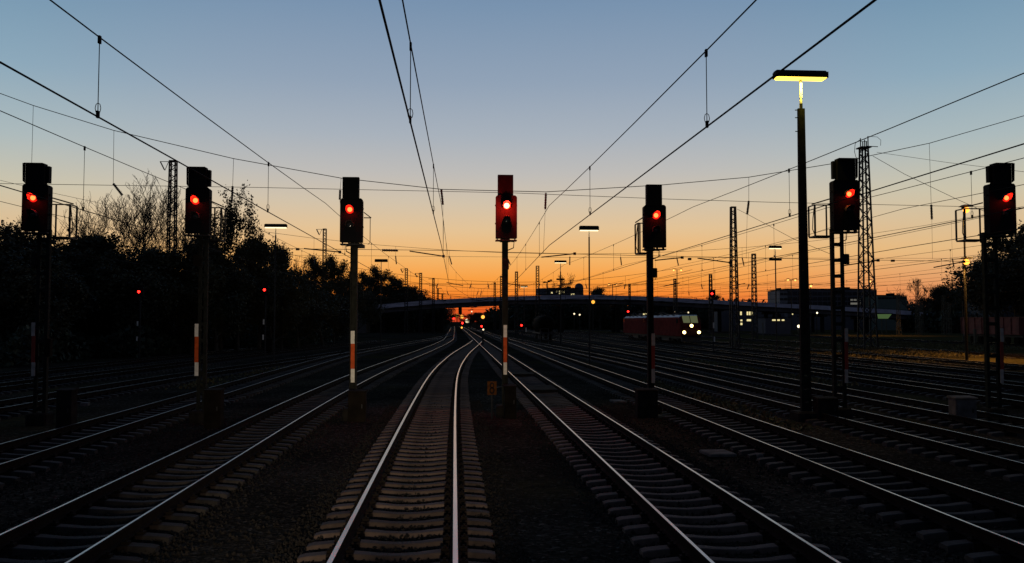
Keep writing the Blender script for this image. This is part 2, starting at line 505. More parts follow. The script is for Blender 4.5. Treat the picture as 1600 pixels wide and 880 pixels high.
make_track('R2', 'second straight track to the right of the middle signal, passing the tall lamp mast', [(-20, 8.1), (220, 8.1), (420, 6.5), (600, 4)], GA, 400, True, 10)
make_track('R3', 'track directly behind the tall lamp mast, bending left far ahead', [(-20, 12.3), (55, 12.3), (90, 11.3), (114, 10.3), (150, 8.7), (170, 8.2)], GA, 150, False, 16)
make_track('R4', 'siding between the tall lamp mast and the two right-hand signals', [(-20, 16.1), (600, 16.1)], 0, 330, False, 22)
make_track('R5', 'siding behind the two right-hand signals, in front of the tallest lattice mast', [(-20, 21.2), (600, 21.2)], 4, 330, False, 29)
make_track('R6', 'siding next to the locomotives on their near side', [(-20, 26.0), (600, 26.0)], 12, 330, False, 36)
make_track('R7', 'siding the red locomotives stand on', [(-20, 31.0), (600, 31.0)], 20, 330, False, 44)
make_track('R8', 'siding beyond the red locomotives at the foot of the tallest lattice mast', [(-20, 37.0), (600, 37.0)], 30, 330, False, 52)
make_track('R9', 'siding beyond the tallest lattice mast beside the dry grass strip', [(-20, 48.5), (600, 48.5)], 40, 330, False, 68)
make_track('R10', 'farthest siding, under the red freight wagon at the right edge', [(-20, 71.5), (600, 71.5)], 60, 260, False, 92)

# loose ballast heaped between the nearer sleepers and on the shoulders
def ballast():
    rg = np.random.default_rng(12)
    P = []
    for key, hw, y1, n in (('C', 1.75, 34, 21000), ('R1', 1.75, 32, 17000), ('L1', 1.75, 32, 12000), ('R2', 1.7, 32, 7000), ('L2', 1.7, 32, 5000)):
        t = TR[key]
        y = 6.5 + (y1 - 6.5) * rg.random(n) ** 1.5
        u = rg.uniform(-hw, hw, n)
        x = np.interp(y, t.ys, t.xs) + u
        z = np.where(np.abs(u) < 1.25, rg.uniform(0.0, .062, n), rg.uniform(0.0, .05, n) * np.clip((1.75 - np.abs(u)) / .5, .25, 1))
        keep = (np.abs(np.abs(u) - .7535) > .09)
        P.append(np.stack([x, y, z], 1)[keep])
    n = 13000                                   # strays on the paths between the tracks
    y = 6.5 + 22 * rg.random(n) ** 1.4
    P.append(np.stack([rg.uniform(-9, 9, n), y, rg.uniform(0, .012, n)], 1))
    c = np.concatenate(P); m = len(c)
    oc = np.array([[1, 0, 0], [0, 1, 0], [-1, 0, 0], [0, -1, 0], [0, 0, 1], [0, 0, -1]], float)
    r = rg.uniform(.016, .036, m)[:, None, None] * (1 + rg.uniform(-.4, .4, (m, 6, 1)))
    a = rg.uniform(0, 6.28, m); ca, sa = np.cos(a), np.sin(a)
    v = oc[None] * r + rg.normal(0, .005, (m, 6, 3))
    v = np.stack([v[..., 0] * ca[:, None] - v[..., 1] * sa[:, None], v[..., 0] * sa[:, None] + v[..., 1] * ca[:, None], v[..., 2]], -1) + c[:, None]
    F = ((0, 1, 4), (1, 2, 4), (2, 3, 4), (3, 0, 4), (1, 0, 5), (2, 1, 5), (3, 2, 5), (0, 3, 5))
    mb = MB(); mb.v = [tuple(q) for q in v.reshape(-1, 3).tolist()]
    mb.f = [(6 * i + a_, 6 * i + b_, 6 * i + c_) for i in range(m) for a_, b_, c_ in F]; mb.m = [0] * len(mb.f)
    stuff(mb.build('ballast_stones', pm('dark_ballast_stone', (.022, .018, .014), .9, var=.75, scale=14, spec=.1)), 'loose dark ballast stones heaped around the nearest sleepers', 'ballast')
ballast()

# ------------------------------------------------------------------ light signals
def signal(px, foot_Y, top_y, head_bot_y, lamp_px, lamp_y, head_l, head_r, label, plate=None, cage=0, double=True, pan=(0.52, 0.72), mast_px=None,
           hood=0, hot=False, boxes=(), plate_mats=None, mast_w=0.2, cage_w=0.45):
    base = Vector((gx(mast_px, foot_Y), foot_Y, 0))
    root = thing('light_signal', label, 'railway signal', base, 0, 'red light signals in a row across the yard')
    P = lambda x, y: at(x, y, foot_Y) - base
    hb, ht = P(px, head_bot_y).z, P(px, top_y).z
    xl, xr = P(head_l, head_bot_y).x, P(head_r, head_bot_y).x
    xc, W = (xl + xr) / 2, xr - xl
    pw, ph = pan
    main_t = ht - ph
    # mast
    mb = MB()
    mast_h = hb + 0.05
    if double:
        d = mast_w * 0.78
        for s in (-1, 1):
            mb.box((s * d, 0, mast_h / 2 - .05), (0.075, 0.14, mast_h + .1))
            mb.box((s * (d - 0.05), -0.063, mast_h / 2 - .05), (0.03, 0.012, mast_h + .1))
        z = 0.5
        while z < mast_h - 0.2:
            mb.box((0, -0.05, z), (2 * d - 0.078, 0.014, 0.11)); mb.box((0, 0.05, z), (2 * d - 0.078, 0.014, 0.11))
            z += 0.52
    else:
        for s in (-1, 1):
            mb.box((s * mast_w * .42, 0, mast_h / 2 - .05), (mast_w * .16, mast_w * .95, mast_h + .1))
        mb.box((0, 0, mast_h / 2 - .05), (mast_w * .66, 0.03, mast_h + .1))
    mb.box((0, 0, mast_h - .12), (mast_w * 1.6, 0.2, 0.10))
    for s in (-1, 1):              # struts under the tray
        mb.bar((s * 0.08, -0.03, mast_h - .16), (xc + s * (W / 2 - .06), -0.06, hb - 0.085), 0.035)
    mb.build('mast', M_mast, root)
    b = MB(); b.bbox((0, 0, 0.16), (0.62, 0.62, 0.46), 0.05); b.build('foundation', M_dconc, root)
    t = MB(); t.box((xc, -0.05, hb - 0.075), (W + .02, 0.36, 0.035)); 
    for s in (-.9, -.3, .3, .9):
        t.box((xc + s * W / 2.1, -0.05, hb - .03), (0.03, 0.2, 0.06))
    t.build('tray', M_steel, root)
    # main board with chamfered corners
    mb = MB()
    y0, y1 = -0.20, 0.10
    c = 0.05
    ring = [(xc - W / 2, hb), (xc + W / 2, hb), (xc + W / 2, main_t - c), (xc + W / 2 - c, main_t), (xc - W / 2 + c, main_t), (xc - W / 2, main_t - c)]
    mb.loft([[(x, y0, z) for x, z in ring], [(x, y1, z) for x, z in ring]])
    e = 0.035
    for a, b2 in zip(ring, ring[1:] + ring[:1]):     # raised rim
        mb.bar((a[0] * 1, y0 - .012, a[1]), (b2[0], y0 - .012, b2[1]), 0.03)
    for s in (-1, 1):
        mb.box((xc + s * (W / 2 + .012), -0.08, hb + (main_t - hb) * .35), (0.03, 0.06, 0.05))
        mb.box((xc + s * (W / 2 + .012), -0.08, hb + (main_t - hb) * .78), (0.03, 0.06, 0.05))
    mb.build('signal_board', M_black, root)
    # indicator panel on top, with side visor when seen obliquely
    pc = P((head_l + head_r) / 2, top_y).x + (-.02 if not hood else 0)
    mb = MB()
    mb.box((pc, -0.06, main_t + ph / 2 + .01), (pw, 0.22, ph - .02))
    if hood:
        s = hood
        mb.box((pc - s * (pw / 2 + .05), 0.02, main_t + ph / 2 + .01), (0.10, 0.16, ph - .14))     # case behind
        mb.hexa([(pc + s * pw / 2, -0.172, main_t + .05), (pc + s * (pw / 2 + .014), -0.172, main_t + .05), (pc + s * (pw / 2 + .03), -0.27, main_t + .10), (pc + s * (pw / 2 + .016), -0.27, main_t + .10),
                 (pc + s * pw / 2, -0.172, ht), (pc + s * (pw / 2 + .014), -0.172, ht), (pc + s * (pw / 2 + .03), -0.30, ht - .01), (pc + s * (pw / 2 + .016), -0.30, ht - .01)])
        mb.box((pc, -0.23, ht - .006), (pw - .01, 0.12, 0.012))
    for s in (-1, 1):
        mb.box((pc + s * pw * .36, 0.0, main_t + .012), (0.05, 0.1, 0.03))
    mb.build('indicator_panel', M_black, root)
    # lenses with hoods
    L = P(lamp_px, lamp_y)
    def lens(z, x, on):
        h = MB(); n = 14
        r0 = 0.135
        hy = -0.20
        A = [math.radians(a) for a in np.linspace(-25, 205, n)]
        ln = 0.30
        out = [[(x + r0 * math.cos(a), hy, z + r0 * math.sin(a)) for a in A] + [(x + (r0 - .012) * math.cos(a), hy, z + (r0 - .012) * math.sin(a)) for a in A[::-1]],
               [(x + r0 * math.cos(a), hy - ln * (0.35 + .65 * max(0, math.sin(a))), z + r0 * math.sin(a)) for a in A] + [(x + (r0 - .012) * math.cos(a), hy - ln * (0.35 + .65 * max(0, math.sin(a))), z + (r0 - .012) * math.sin(a)) for a in A[::-1]]]
        h.loft(out)
        hd = h.build('lamp_hood', M_inner, None, None)
        q = MB()
        if on:
            q.dome((x, -0.213, z), 0.132, 0.035, 18, 1)
            q.dome((x, -0.24, z), 0.095 if hot else 0.078, 0.05, 14, 0)
        else:
            q.dome((x, -0.213, z), 0.11, 0.05, 16)
        ln_ = q.build('red_lamp' if on else 'unlit_lamp', [E_redhot if hot else E_red, E_ring] if on else M_glass, root, smooth=True)
        hd.parent = ln_
        if on:
            pl = bpy.data.lights.new('lamp_light', 'POINT'); pl.energy = 170 if hot else 9; pl.color = (1.0, .02, .01); pl.shadow_soft_size = .08
            po = bpy.data.objects.new('lamp_light', pl); COL.objects.link(po); po.parent = root; po.location = (x, -.60 if hot else -.34, z - (.06 if hot else 0))
    lens(L.z, L.x, True)
    lens(L.z - 0.5, L.x, False)
    # maintenance cage at the side, behind the board
    if cage:
        s = 1 if cage > 0 else -1
        big = abs(cage) > 1
        x0 = xc + s * W / 2
        x1 = x0 + s * (cage_w if big else 0.24)
        mb = MB()
        zt, zb = hb + 0.86, hb - 0.16
        yb = 0.22
        if big:
            mb.bar((x0 - s * .1, yb, zt), (x1, yb, zt), 0.035)
            mb.bar((x0 - s * .05, yb, zt + .2), (x1 + s * .1, yb, zt + .02), 0.04)
            mb.bar((x1, yb, zt), (x1, yb, zb), 0.05); mb.bar((x0 + s * .06, yb, zt), (x0 + s * .06, yb, zb), 0.04)
            mb.hexa([(min(x1, 0), yb - .04, zb - .04), (max(x1, 0), yb - .04, zb - .04), (max(x1, 0), yb + .5, zb - .04), (min(x1, 0), yb + .5, zb - .04),
                     (min(x1, 0), yb - .04, zb + .01), (max(x1, 0), yb - .04, zb + .01), (max(x1, 0), yb + .5, zb + .01), (min(x1, 0), yb + .5, zb + .01)])
            mb.bar((x1, yb + .48, zt), (x1, yb + .48, zb), 0.045); mb.bar((x1, yb, zt), (x1, yb + .48, zt), 0.035)
            mb.tube([(x1 + s * .02, yb, zt - .05), (x1 + s * .07, yb, zt - .45), (x1 + s * .09, yb, zt - .8), (x1, yb, zb)], 0.014, 5)
        else:
            mb.bar((x0, yb, zt + .16), (x1, yb, zt - .02), 0.03); mb.bar((x0, yb, zt - .02), (x1, yb, zt - .02), 0.03)
            mb.tube([(x1 - s * .03, yb, zt - .04), (x1 - s * .03, yb, hb + .02), (x1 - s * .1, yb, hb - .04)], 0.012, 5)
            mb.box((x0 - s * .10, yb, zb + .05), (0.26, 0.3, 0.10))
        mb.build('work_platform', M_steel, root)
    cb = MB()
    cb.tube([(0.02, -0.02, hb - .09), (0.30, -.1, hb - .12), (0.28, -.1, hb - .32), (0.05, -.08, hb - .42)] if cage <= 0 else
            [(-0.02, -0.02, hb - .09), (-0.26, -.1, hb - .14), (-0.24, -.1, hb - .30), (-0.05, -.08, hb - .40)], 0.018, 6)
    cb.build('cable', M_black, root)
    # white-red-white mast plate
    if plate:
        ppx, y_t, y1p, y2p, y_b, half = plate
        a, b_, c_, d_ = (P(ppx, q) for q in (y_t, y1p, y2p, y_b))
        mb = MB()
        for p, q, mi in ((a, b_, 0), (b_, c_, 1), (c_, d_, 0)):
            mb.box(((p.x + q.x) / 2, -0.16, (p.z + q.z) / 2), (half * 2, 0.012, abs(p.z - q.z)), mi)
        mb.box((a.x, -0.146, (a.z + d_.z) / 2), (0.04, 0.016, abs(a.z - d_.z) * .9), 2)
        for f in (.12, .88):
            mb.bar((a.x, -0.135, a.z + (d_.z - a.z) * f), (0, -0.07, a.z + (d_.z - a.z) * f), 0.03, mi=2)
        mb.build('mast_plate', (plate_mats or [M_white, M_red]) + [M_steel], root)
    for bx0, bx1, by0, by1, mat, nm in boxes:
        A_, B_ = P(bx0, by0), P(bx1, by1)
        mb = MB(); mb.bbox(((A_.x + B_.x) / 2, 0.02, (A_.z + B_.z) / 2), (abs(B_.x - A_.x), 0.2, abs(A_.z - B_.z)), 0.02)
        mb.build(nm, mat, root)
    return root
DIM = [M_dimwhite, M_dimred]
signal(60, 26.8, 257, 361, 57.5, 311, 39.5, 78.5, 'leftmost red signal in the row, dim narrow mast plate, platform on its right side', (56, 504, 525, 566, 587, .055), 2, True, (0.56, .66), 66.5, -1, boxes=((50, 58, 394, 415, M_mast, 'number_plate'), (71.5, 79.5, 529, 557, M_cab, 'junction_box')), plate_mats=DIM, mast_w=.19, cage_w=.48)
signal(311, 27.2, 263, 365, 309, 315, 293, 329, 'second red signal from the left, before the bare tree, with a yellowish mast plate', (309.5, 506, 526, 566, 587, .058), 2, True, (0.54, .66), 317, -1, boxes=((303, 316, 398, 416, M_cab, 'number_plate'),), mast_w=.13, cage_w=.26)
signal(550, 27.6, 278, 379, 548, 329, 533, 567, 'red signal on the left beside the curving track, bright white and red mast plate', (552, 517, 537, 576, 597, .062), 1, False, (0.53, .72), 552.5, 0, mast_w=.22)
signal(790.5, 28.2, 274.5, 373, 791, 323, 774.5, 806.5, 'brightest red signal in the middle, between the curving and the straight track', (789, 508, 527, 566, 585, .058), 0, False, (0.52, .72), 789, 0, hot=True, boxes=((785, 795, 405, 421, M_mast, 'junction_box'),), mast_w=.20)
signal(1021, 28.2, 289.5, 387, 1022.5, 338, 1005, 1038, 'red signal right of the middle, in front of the red locomotives', (1019, 521, 540, 576, 598, .058), -2, False, (0.53, .72), 1016, 0, boxes=((1020, 1026.5, 419, 434, M_mast, 'junction_box'),), mast_w=.20, plate_mats=DIM, cage_w=.12)
signal(1319, 26.6, 249.5, 360, 1321.5, 305, 1299, 1338, 'red signal on a double post directly right of the tall lamp mast', (1319, 513, 534, 577, 598, .055), -2, True, (0.60, .72), 1309.5, 1, boxes=((1317, 1326, 397, 413, M_mast, 'junction_box'),), mast_w=.22, plate_mats=DIM)
signal(1562, 26.2, 257, 366, 1565, 311, 1541, 1581, 'rightmost red signal in the row, on a double post before the freight wagon', (1560.5, 513, 534, 577, 598, .055), -2, True, (0.60, .68), 1549, 1, mast_w=.25, plate_mats=DIM, cage_w=.58)

# cabinets and small things at the signal feet
def cabinet(x0, x1, y0, y1, Y, label, mat=M_cab, lid=True):
    a, b_ = at(x0, y0, Y), at(x1, y1, Y)
    w, h = b_.x - a.x, a.z
    root = thing('signal_cabinet', label, 'cabinet', ((a.x + b_.x) / 2, Y, 0), 0, 'cabinets beside the signal feet')
    mb = MB(); mb.bbox((0, 0, h / 2 - .05), (w, 0.4, h - .02), 0.015)
    mb.box((0, -0.205, h * .45), (w * .86, 0.012, h * .75)); mb.build('body', mat, root)
    l = MB(); l.hexa([(-w / 2 - .03, -.24, h - .06), (w / 2 + .03, -.24, h - .06), (w / 2 + .03, .24, h - .06), (-w / 2 - .03, .24, h - .06),
                      (-w / 2 - .02, -.22, h - .03), (w / 2 + .02, -.22, h - .03), (w / 2 + .02, .22, h), (-w / 2 - .02, .22, h)]); l.build('lid', mat, root)
    hn = MB(); hn.box((w * .3, -0.225, h * .5), (0.03, 0.03, 0.12)); hn.build('handle', M_steel, root)
    return root
cabinet(93, 116, 607, 640, 25.2, 'grey cabinet on the ground right of the leftmost signal mast', M_dconc)
cabinet(322, 347, 607, 650, 25.8, 'dark cabinet on the ground at the foot of the second signal from the left', M_cab)
cabinet(545, 572, 609, 650, 27.1, 'brown cabinet behind the mast with the bright plate, left of the curving track', M_cab)
cabinet(788, 806, 601, 640, 27.7, 'brownish cabinet at the foot of the brightest signal in the middle', M_cab)
cabinet(994, 1026, 607, 632, 27.6, 'low cabinet at the foot of the signal before the locomotives', M_dconc)
cabinet(1274, 1306, 620, 655, 26.0, 'concrete grey cabinet between the tall lamp mast and the double signal post', M_dconc)
cabinet(1487, 1521, 619, 664, 25.2, 'pale grey cabinet left of the rightmost signal mast', M_conc)
def number_sign():
    Y = 27.6
    a, b_ = at(761.5, 596, Y), at(776, 617, Y)
    w, h = b_.x - a.x, a.z - b_.z
    cz = (a.z + b_.z) / 2
    root = thing('number_sign', 'small square orange sign with a dark 8 beside the middle signal foot', 'sign', ((a.x + b_.x) / 2, Y, 0))
    mb = MB(); mb.box((0, 0, cz), (w, 0.015, h)); mb.build('plate', M_yplate, root)
    d = MB()
    for zc, rx_, rz_ in ((cz + .088, .058, .075), (cz - .078, .068, .088)):
        rings = []
        for k in range(20):
            t = 2 * math.pi * k / 20
            rings.append([(math.cos(t) * rx_ * q, yy, zc + math.sin(t) * rz_ * q) for q, yy in ((1.28, -.010), (1.28, -.014), (.72, -.014), (.72, -.010))])
        d.loft(rings + [rings[0]], cap=False)
    d.build('figure_eight', M_black, root)
    p = MB(); p.tube([(0, 0.03, -0.05), (0, 0.03, cz + h * .4)], 0.03, 8)
    p.bar((0, 0.03, cz), (0.42, 0.3, cz + .02), 0.03); p.build('bracket', M_steel, root)
number_sign()
def slab(px0, px1, py, label, name='concrete_slab', d=0.7, mat=M_conc, Hh=.07):
    Y = FPX * (CAM_Z - .06) / (py - 502)
    x0, x1 = gx(px0, Y), gx(px1, Y)
    mb = MB(); mb.bbox((0, 0, Hh / 2 - .01), (x1 - x0, d, Hh), 0.02)
    o = mb.build(name, mat); o.location = ((x0 + x1) / 2, Y, 0.02); o.rotation_euler = (0.01, 0.015, 0.12)
    return tag(o, label, 'concrete slab', 'loose concrete slabs between the tracks')
slab(955, 975, 627, 'small pale slab on the ballast left of the signal before the locomotives')
slab(1098, 1140, 709, 'wide grey slab on the ballast right of the straight track')
slab(1016, 1046, 650, 'tilted light brown slab in front of the signal before the locomotives', d=0.5)
slab(1402, 1424, 643, 'tan slab between the two rightmost signals', d=.6)
slab(1216, 1238, 645, 'tan slab just left of the tall lamp mast foot', d=.6)
slab(1177, 1187, 716, 'small upright stone on the ballast right of the wide grey slab', d=.25, Hh=.12)
slab(130, 142, 627, 'pale stone right of the grey cabinet at the leftmost signal', d=.3, Hh=.12)
slab(350, 358, 625, 'pale stone right of the dark cabinet at the second signal', d=.3, Hh=.12)
def panel(Y0, Y1, X, label, name='crossing_panel', w=1.28):
    mb = MB()
    n = max(1, int(round((Y1 - Y0) / 0.9)))
    for i in range(n):
        a = Y0 + (Y1 - Y0) * i / n
        mb.bbox((0, a - Y0 + .44, 0.19), (w, (Y1 - Y0) / n - .02, 0.09), .012)
    o = mb.build(name, M_dconc); o.location = (X, Y0, 0)
    return tag(o, label, 'crossing panel')
panel(36.2, 38.9, 3.84, 'pale flat panel between the rails of the straight track right of the middle signal')
panel(47, 48.8, 3.84, 'farther flat panel between the rails of the straight track')

# ------------------------------------------------------------------ T-shaped lamps
def t_lamp(px, top_y, Y, w_px, label, lit=True, cross=None, tall=False, group='T shaped yard lamps', head_h=None):
    base = Vector((gx(px, Y), Y, 0))
    root = thing('yard_lamp', label, 'lamp', base, 0, group)
    ppm = FPX / Y
    zt = gz(px, top_y, Y)
    w = w_px / ppm
    hh = head_h or max(0.16, min(.36, 4.5 / ppm))
    mb = MB()
    if tall:
        z1 = gz(px, 170, Y)
        for s in (-1, 1):
            mb.hexa([(s * .12 - .045, -.07, -.1), (s * .12 + .045, -.07, -.1), (s * .12 + .045, .07, -.1), (s * .12 - .045, .07, -.1),
                     (s * .075 - .035, -.05, z1), (s * .075 + .035, -.05, z1), (s * .075 + .035, .05, z1), (s * .075 - .035, .05, z1)])
        zz = .4
        while zz < z1:
            f = zz / z1
            d = (.12 + (.075 - .12) * f)
            mb.box((0, -.035, zz), (2 * d - .09 * (1 - f) - .07 * f - .004, .02, .414 if zz > 1.8 else .36)); mb.box((0, .035, zz), (2 * d - .09 * (1 - f) - .07 * f - .004, .02, .414 if zz > 1.8 else .36))
            zz += .42
        for q in (z1 - .05, z1 - .3, z1 - .75):
            mb.bar((-.2, 0, q), (.1, 0, q), .025)
        mb.build('post', M_mast, root)
        a = MB(); a.tube([(0, 0, z1 - .6), (0, 0, zt - hh * .6)], .045, 10); a.build('arm', pm('pale_lamp_arm', (.6, .6, .52), .5), root)
        b = MB(); b.bbox((0, 0, .12), (.8, .8, .4), .05); b.build('foundation', M_dconc, root)
    else:
        zm = zt - max(1.0, 22 / ppm) * .8
        r = max(.055, .9 / ppm)
        mb.tube([(0, 0, -.1), (0, 0, zm)], [r * 1.2, r], 7); mb.build('post', M_steel, root)
        a = MB(); a.tube([(0, 0, zm), (0, 0, zt - hh * .5)], r * .62, 6); a.build('arm', pm('pale_lamp_arm', (.6, .6, .52), .5), root)
    # housing: shallow trough open below, rounded ends
    h = MB()
    prof = [(-.20, 0), (-.17, .55), (-.08, 1.0), (.08, 1.0), (.17, .55), (.20, 0), (.17, 0), (.13, .45), (.05, .8), (-.05, .8), (-.13, .45), (-.17, 0)]
    h.loft([[(x, p[0] * (1 if k else .8), zt - hh + p[1] * hh * (1 if k else .85)) for p in prof] for x, k in ((-w / 2, 0), (-w / 2 + .06, 1), (w / 2 - .06, 1), (w / 2, 0))])
    for s in (-1, 1):
        h.box((s * (w / 2 - .02), 0, zt - hh * .6), (.03, .33, hh * .75))
    hd = h.build('lamp_housing', M_black, root)
    if lit:
        t = MB()
        for s in ((-.06, .06) if tall else (0,)):
            t.tube([(-w / 2 + .08, s, zt - hh * .78), (w / 2 - .08, s, zt - hh * .78)], .05 if tall else max(.06, .8 / ppm), 7)
        if not tall:
            t.box((0, 0, zt - hh - .02), (w * .94, .24, .05))
        else:
            t.hexa([(-w / 2 + .1, -.13, zt - hh - .045), (w / 2 - .1, -.13, zt - hh - .045), (w / 2 - .1, .13, zt - hh - .045), (-w / 2 + .1, .13, zt - hh - .045),
                    (-w / 2 + .05, -.165, zt - hh * .98), (w / 2 - .05, -.165, zt - hh * .98), (w / 2 - .05, .165, zt - hh * .98), (-w / 2 + .05, .165, zt - hh * .98)])
        if tall:               # the tubes light their own arm and the mast head below
            l = bpy.data.lights.new('lamp_light', 'SPOT'); l.energy = 260; l.color = (1, .8, .12); l.spot_size = rad(120); l.spot_blend = .7; l.shadow_soft_size = .1
            lo = bpy.data.objects.new('lamp_light', l); COL.objects.link(lo); lo.parent = root; lo.location = (0, -.16, zt - hh - .10)
        tb = t.build('lamp_tube', E_tube if tall else E_tubefar, root)
        tb.parent = hd
    if cross:
        zc = gz(px, cross[0], Y)
        c = MB(); c.bbox((0, 0, zc), (cross[1] / ppm, .25, .22), .03); c.build('crossbar', M_black, root)
    return root
t_lamp(1257, 111, 26.3, 87, 'tall lamp mast at the right with a broad glowing yellow head', True, tall=True, head_h=.25)
t_lamp(429, 350, 62, 34, 'lit yard lamp above the trees, between the second and third signals', True, head_h=.26)
t_lamp(595, 405, 105, 20, 'dark yard lamp right of the signal with the bright plate, before the trees', False)
t_lamp(921, 353, 62, 31, 'dark yard lamp on a tall pole between the two signals right of middle', True, head_h=.34)
t_lamp(876, 407, 108, 19, 'slim yard lamp with a crossbar, in front of the domed building', True, (436.5, 13), head_h=.3)
t_lamp(819, 446, 190, 11, 'small lit yard lamp above the bridge right of the middle signal', True)
t_lamp(1213, 384, 78, 20, 'yard lamp with a second crossbar just left of the tall lamp mast', True, (405.5, 20))
t_lamp(1505, 428, 120, 16, 'small yard lamp between the two rightmost signals', False)

# ------------------------------------------------------------------ lattice masts
def lattice(px, top_y, Y, wt_px, wb_px, label, bracket=0, crossarms=(), top=None, mat=M_steel, group='lattice catenary masts', base_z=0.0, thick=1.0):
    base = Vector((gx(px, Y), Y, base_z))
    ppm = FPX / Y
    H = gz(px, top_y, Y) - base_z
    wt, wb = wt_px / ppm, wb_px / ppm
    bars = MB()
    leg = thick * max(.10, 1.05 / ppm)
    dia = thick * max(.05, .66 / ppm)
    hw = lambda z: (wb + (wt - wb) * z / H) / 2
    C = ((-1, -1), (1, -1), (1, 1), (-1, 1))
    for sx_, sy_ in C:
        bars.bar((sx_ * hw(0), sy_ * hw(0), -.1), (sx_ * hw(H), sy_ * hw(H), H), leg)
    z, flip = 0.0, 1
    while z < H - .2:
        st = max(2 * hw(z) * .95, 2.4 / ppm)
        z2 = min(H, z + st)
        for i in range(4):
            a, b = C[i], C[(i + 1) % 4]
            if (i % 2 == 0) == (flip > 0):
                a, b = b, a
            if i % 2 and wb_px < 7:
                continue
            bars.bar((a[0] * hw(z), a[1] * hw(z), z), (b[0] * hw(z2), b[1] * hw(z2), z2), dia)
        z, flip = z2, -flip
    for sx_, sy_ in C[:2]:
        pass
    bars.box((0, 0, H), (wt + leg, wt + leg, leg))
    needs_root = bracket or crossarms or top
    if not needs_root:
        o = bars.build('lattice_mast', mat); o.location = base
        return tag(o, label, 'lattice mast', group)
    root = thing('lattice_mast', label, 'lattice mast', base, 0, group)
    bars.build('frame', mat, root)
    if bracket:
        s = -1 if bracket < 0 else 1
        L = abs(bracket) / ppm
        b = MB()
        b.bar((0, 0, H - .05), (s * L, 0, H - .05), max(.06, .6 / ppm))
        b.bar((s * L, 0, H - .05), (s * L * .62, 0, H - L * .72), max(.05, .5 / ppm)); b.bar((s * L * .35, 0, H - .05), (s * L * .62, 0, H - L * .72), max(.05, .5 / ppm))
        br = b.build('bracket_arm', mat, root)
        i = MB(); i.tube([(s * L * .95, 0, H - .12), (s * L * .66, 0, H - L * .66)], max(.07, .9 / ppm), 6); i.build('insulator', M_insul, br)
    for cy, l, r in crossarms:
        zc = gz(px, cy, Y) - base_z
        c = MB(); c.bar((-l / ppm, 0, zc), (r / ppm, 0, zc), max(.08, .8 / ppm)); c.build('cross_arm', mat, root)
    if top == 'antenna':
        c = MB()
        c.box((0, 0, H + .05), (1.2, 1.2, .12))
        for dx, h in ((-.35, 1.1), (-.1, .75), (.12, .95), (.32, .8), (.5, 1.35)):
            c.tube([(dx, 0, H), (dx, 0, H + h)], .06, 5)
        c.bar((-.4, 0, H + .75), (.4, 0, H + .75), .05); c.bar((.3, 0, H + .25), (1.6, 0, H + .2), .07)
        c.bar((-.9, 0, H - 1.6), (.1, 0, H - 1.5), .07)
        c.tube([(-.5, -.1, H + .9), (-1.0, -.1, H + .5), (-1.1, -.1, H - .4), (-.95, -.1, H - 1.0), (-.5, -.1, H - 1.3), (-.5, -.1, H - 3.6), (-.8, -.1, H - 4.5), (-.5, -.1, H - 6.5)], .03, 5)
        c.tube([(.55, -.1, H + 1.3), (1.5, -.1, H + 1.25), (1.9, -.1, H + .9), (1.85, -.1, H + .3)], .025, 5)
        c.build('antenna_rack', mat, root)
    return root
lattice(266, 252, 95, 8.5, 12.5, 'tall lattice mast with a bracket rising from the wood left of the second signal', -20, thick=1.35)
lattice(506, 358, 150, 4.5, 5.5, 'lattice mast with a bracket above the trees left of the bright plated signal', -13)
lattice(1355, 232, 88, 9.5, 22, 'tallest lattice mast, with an antenna rack, right of the double signal post', top='antenna', thick=1.45)
lattice(1147.5, 324, 92, 6.5, 12, 'second tallest lattice mast, right of the red locomotives', thick=1.25)
lattice(1179, 397, 150, 5, 7.5, 'lattice mast right of the second tallest one, before the bridge')
lattice(1111, 429, 190, 3.5, 5, 'thin lattice mast just right of the locomotive front, above a red signal')
lattice(807, 425, 175, 3.6, 5, 'thin lattice mast close to the right of the middle signal')
lattice(840, 416, 165, 4.2, 5.5, 'thin lattice mast left of the domed building')
lattice(783.5, 432, 180, 3.4, 4.5, 'thin lattice mast hidden half behind the middle signal post')
lattice(773, 442, 215, 2.4, 3.4, 'small lattice mast left of the middle signal post above the bridge')
lattice(634.5, 420, 200, 3.6, 4.6, 'lattice mast with a bracket rising above the trees at the left bridge end', -9)
lattice(657, 427, 210, 3.4, 4.4, 'second bracket mast right of the one at the left bridge end', -9)
lattice(677, 435, 225, 2.8, 3.6, 'mast with two crossarms where trees meet the left half of the bridge', 0, ((436, 8, 1), (446.5, 7, 6)))
lattice(684, 451, 260, 1.8, 2.4, 'short mast with a crossarm right of the two armed mast over the bridge', 0, ((451, 2, 6),))
lattice(691, 459, 290, 1.6, 2.2, 'shortest crossarm mast over the bridge left of the vanishing tracks', 0, ((459, 6, 5),))
lattice(1055, 436, 190, 3, 4, 'thin lattice mast behind the locomotives right of the signal before them')
lattice(984, 444, 230, 2.2, 3, 'small lattice mast over the crest of the bridge')
M_lit = pm('pale_lamplit_steel', (.11, .09, .055), .8)  # pale steel with the amber lamplight on it put into the colour
for px_, ty, Y_, lb in ((1404, 459, 185, 'pale lamplit lattice mast in front of the green lit shelter'), (1434, 439, 188, 'taller pale lattice mast with a top arm, right of the shelter'),
                        (1440, 473, 192, 'short pale lattice mast directly behind the taller pale one'), (1475, 462, 192, 'pale lattice mast left of its shorter twin, before the dark trees'),
                        (1483, 473, 194, 'shorter pale lattice mast next to the right-hand pale mast')):
    lattice(px_, ty, Y_, 3.2, 5.2, lb, -6 if px_ == 1434 else 0, mat=M_lit, group='pale lattice masts by the shelter', thick=.5)

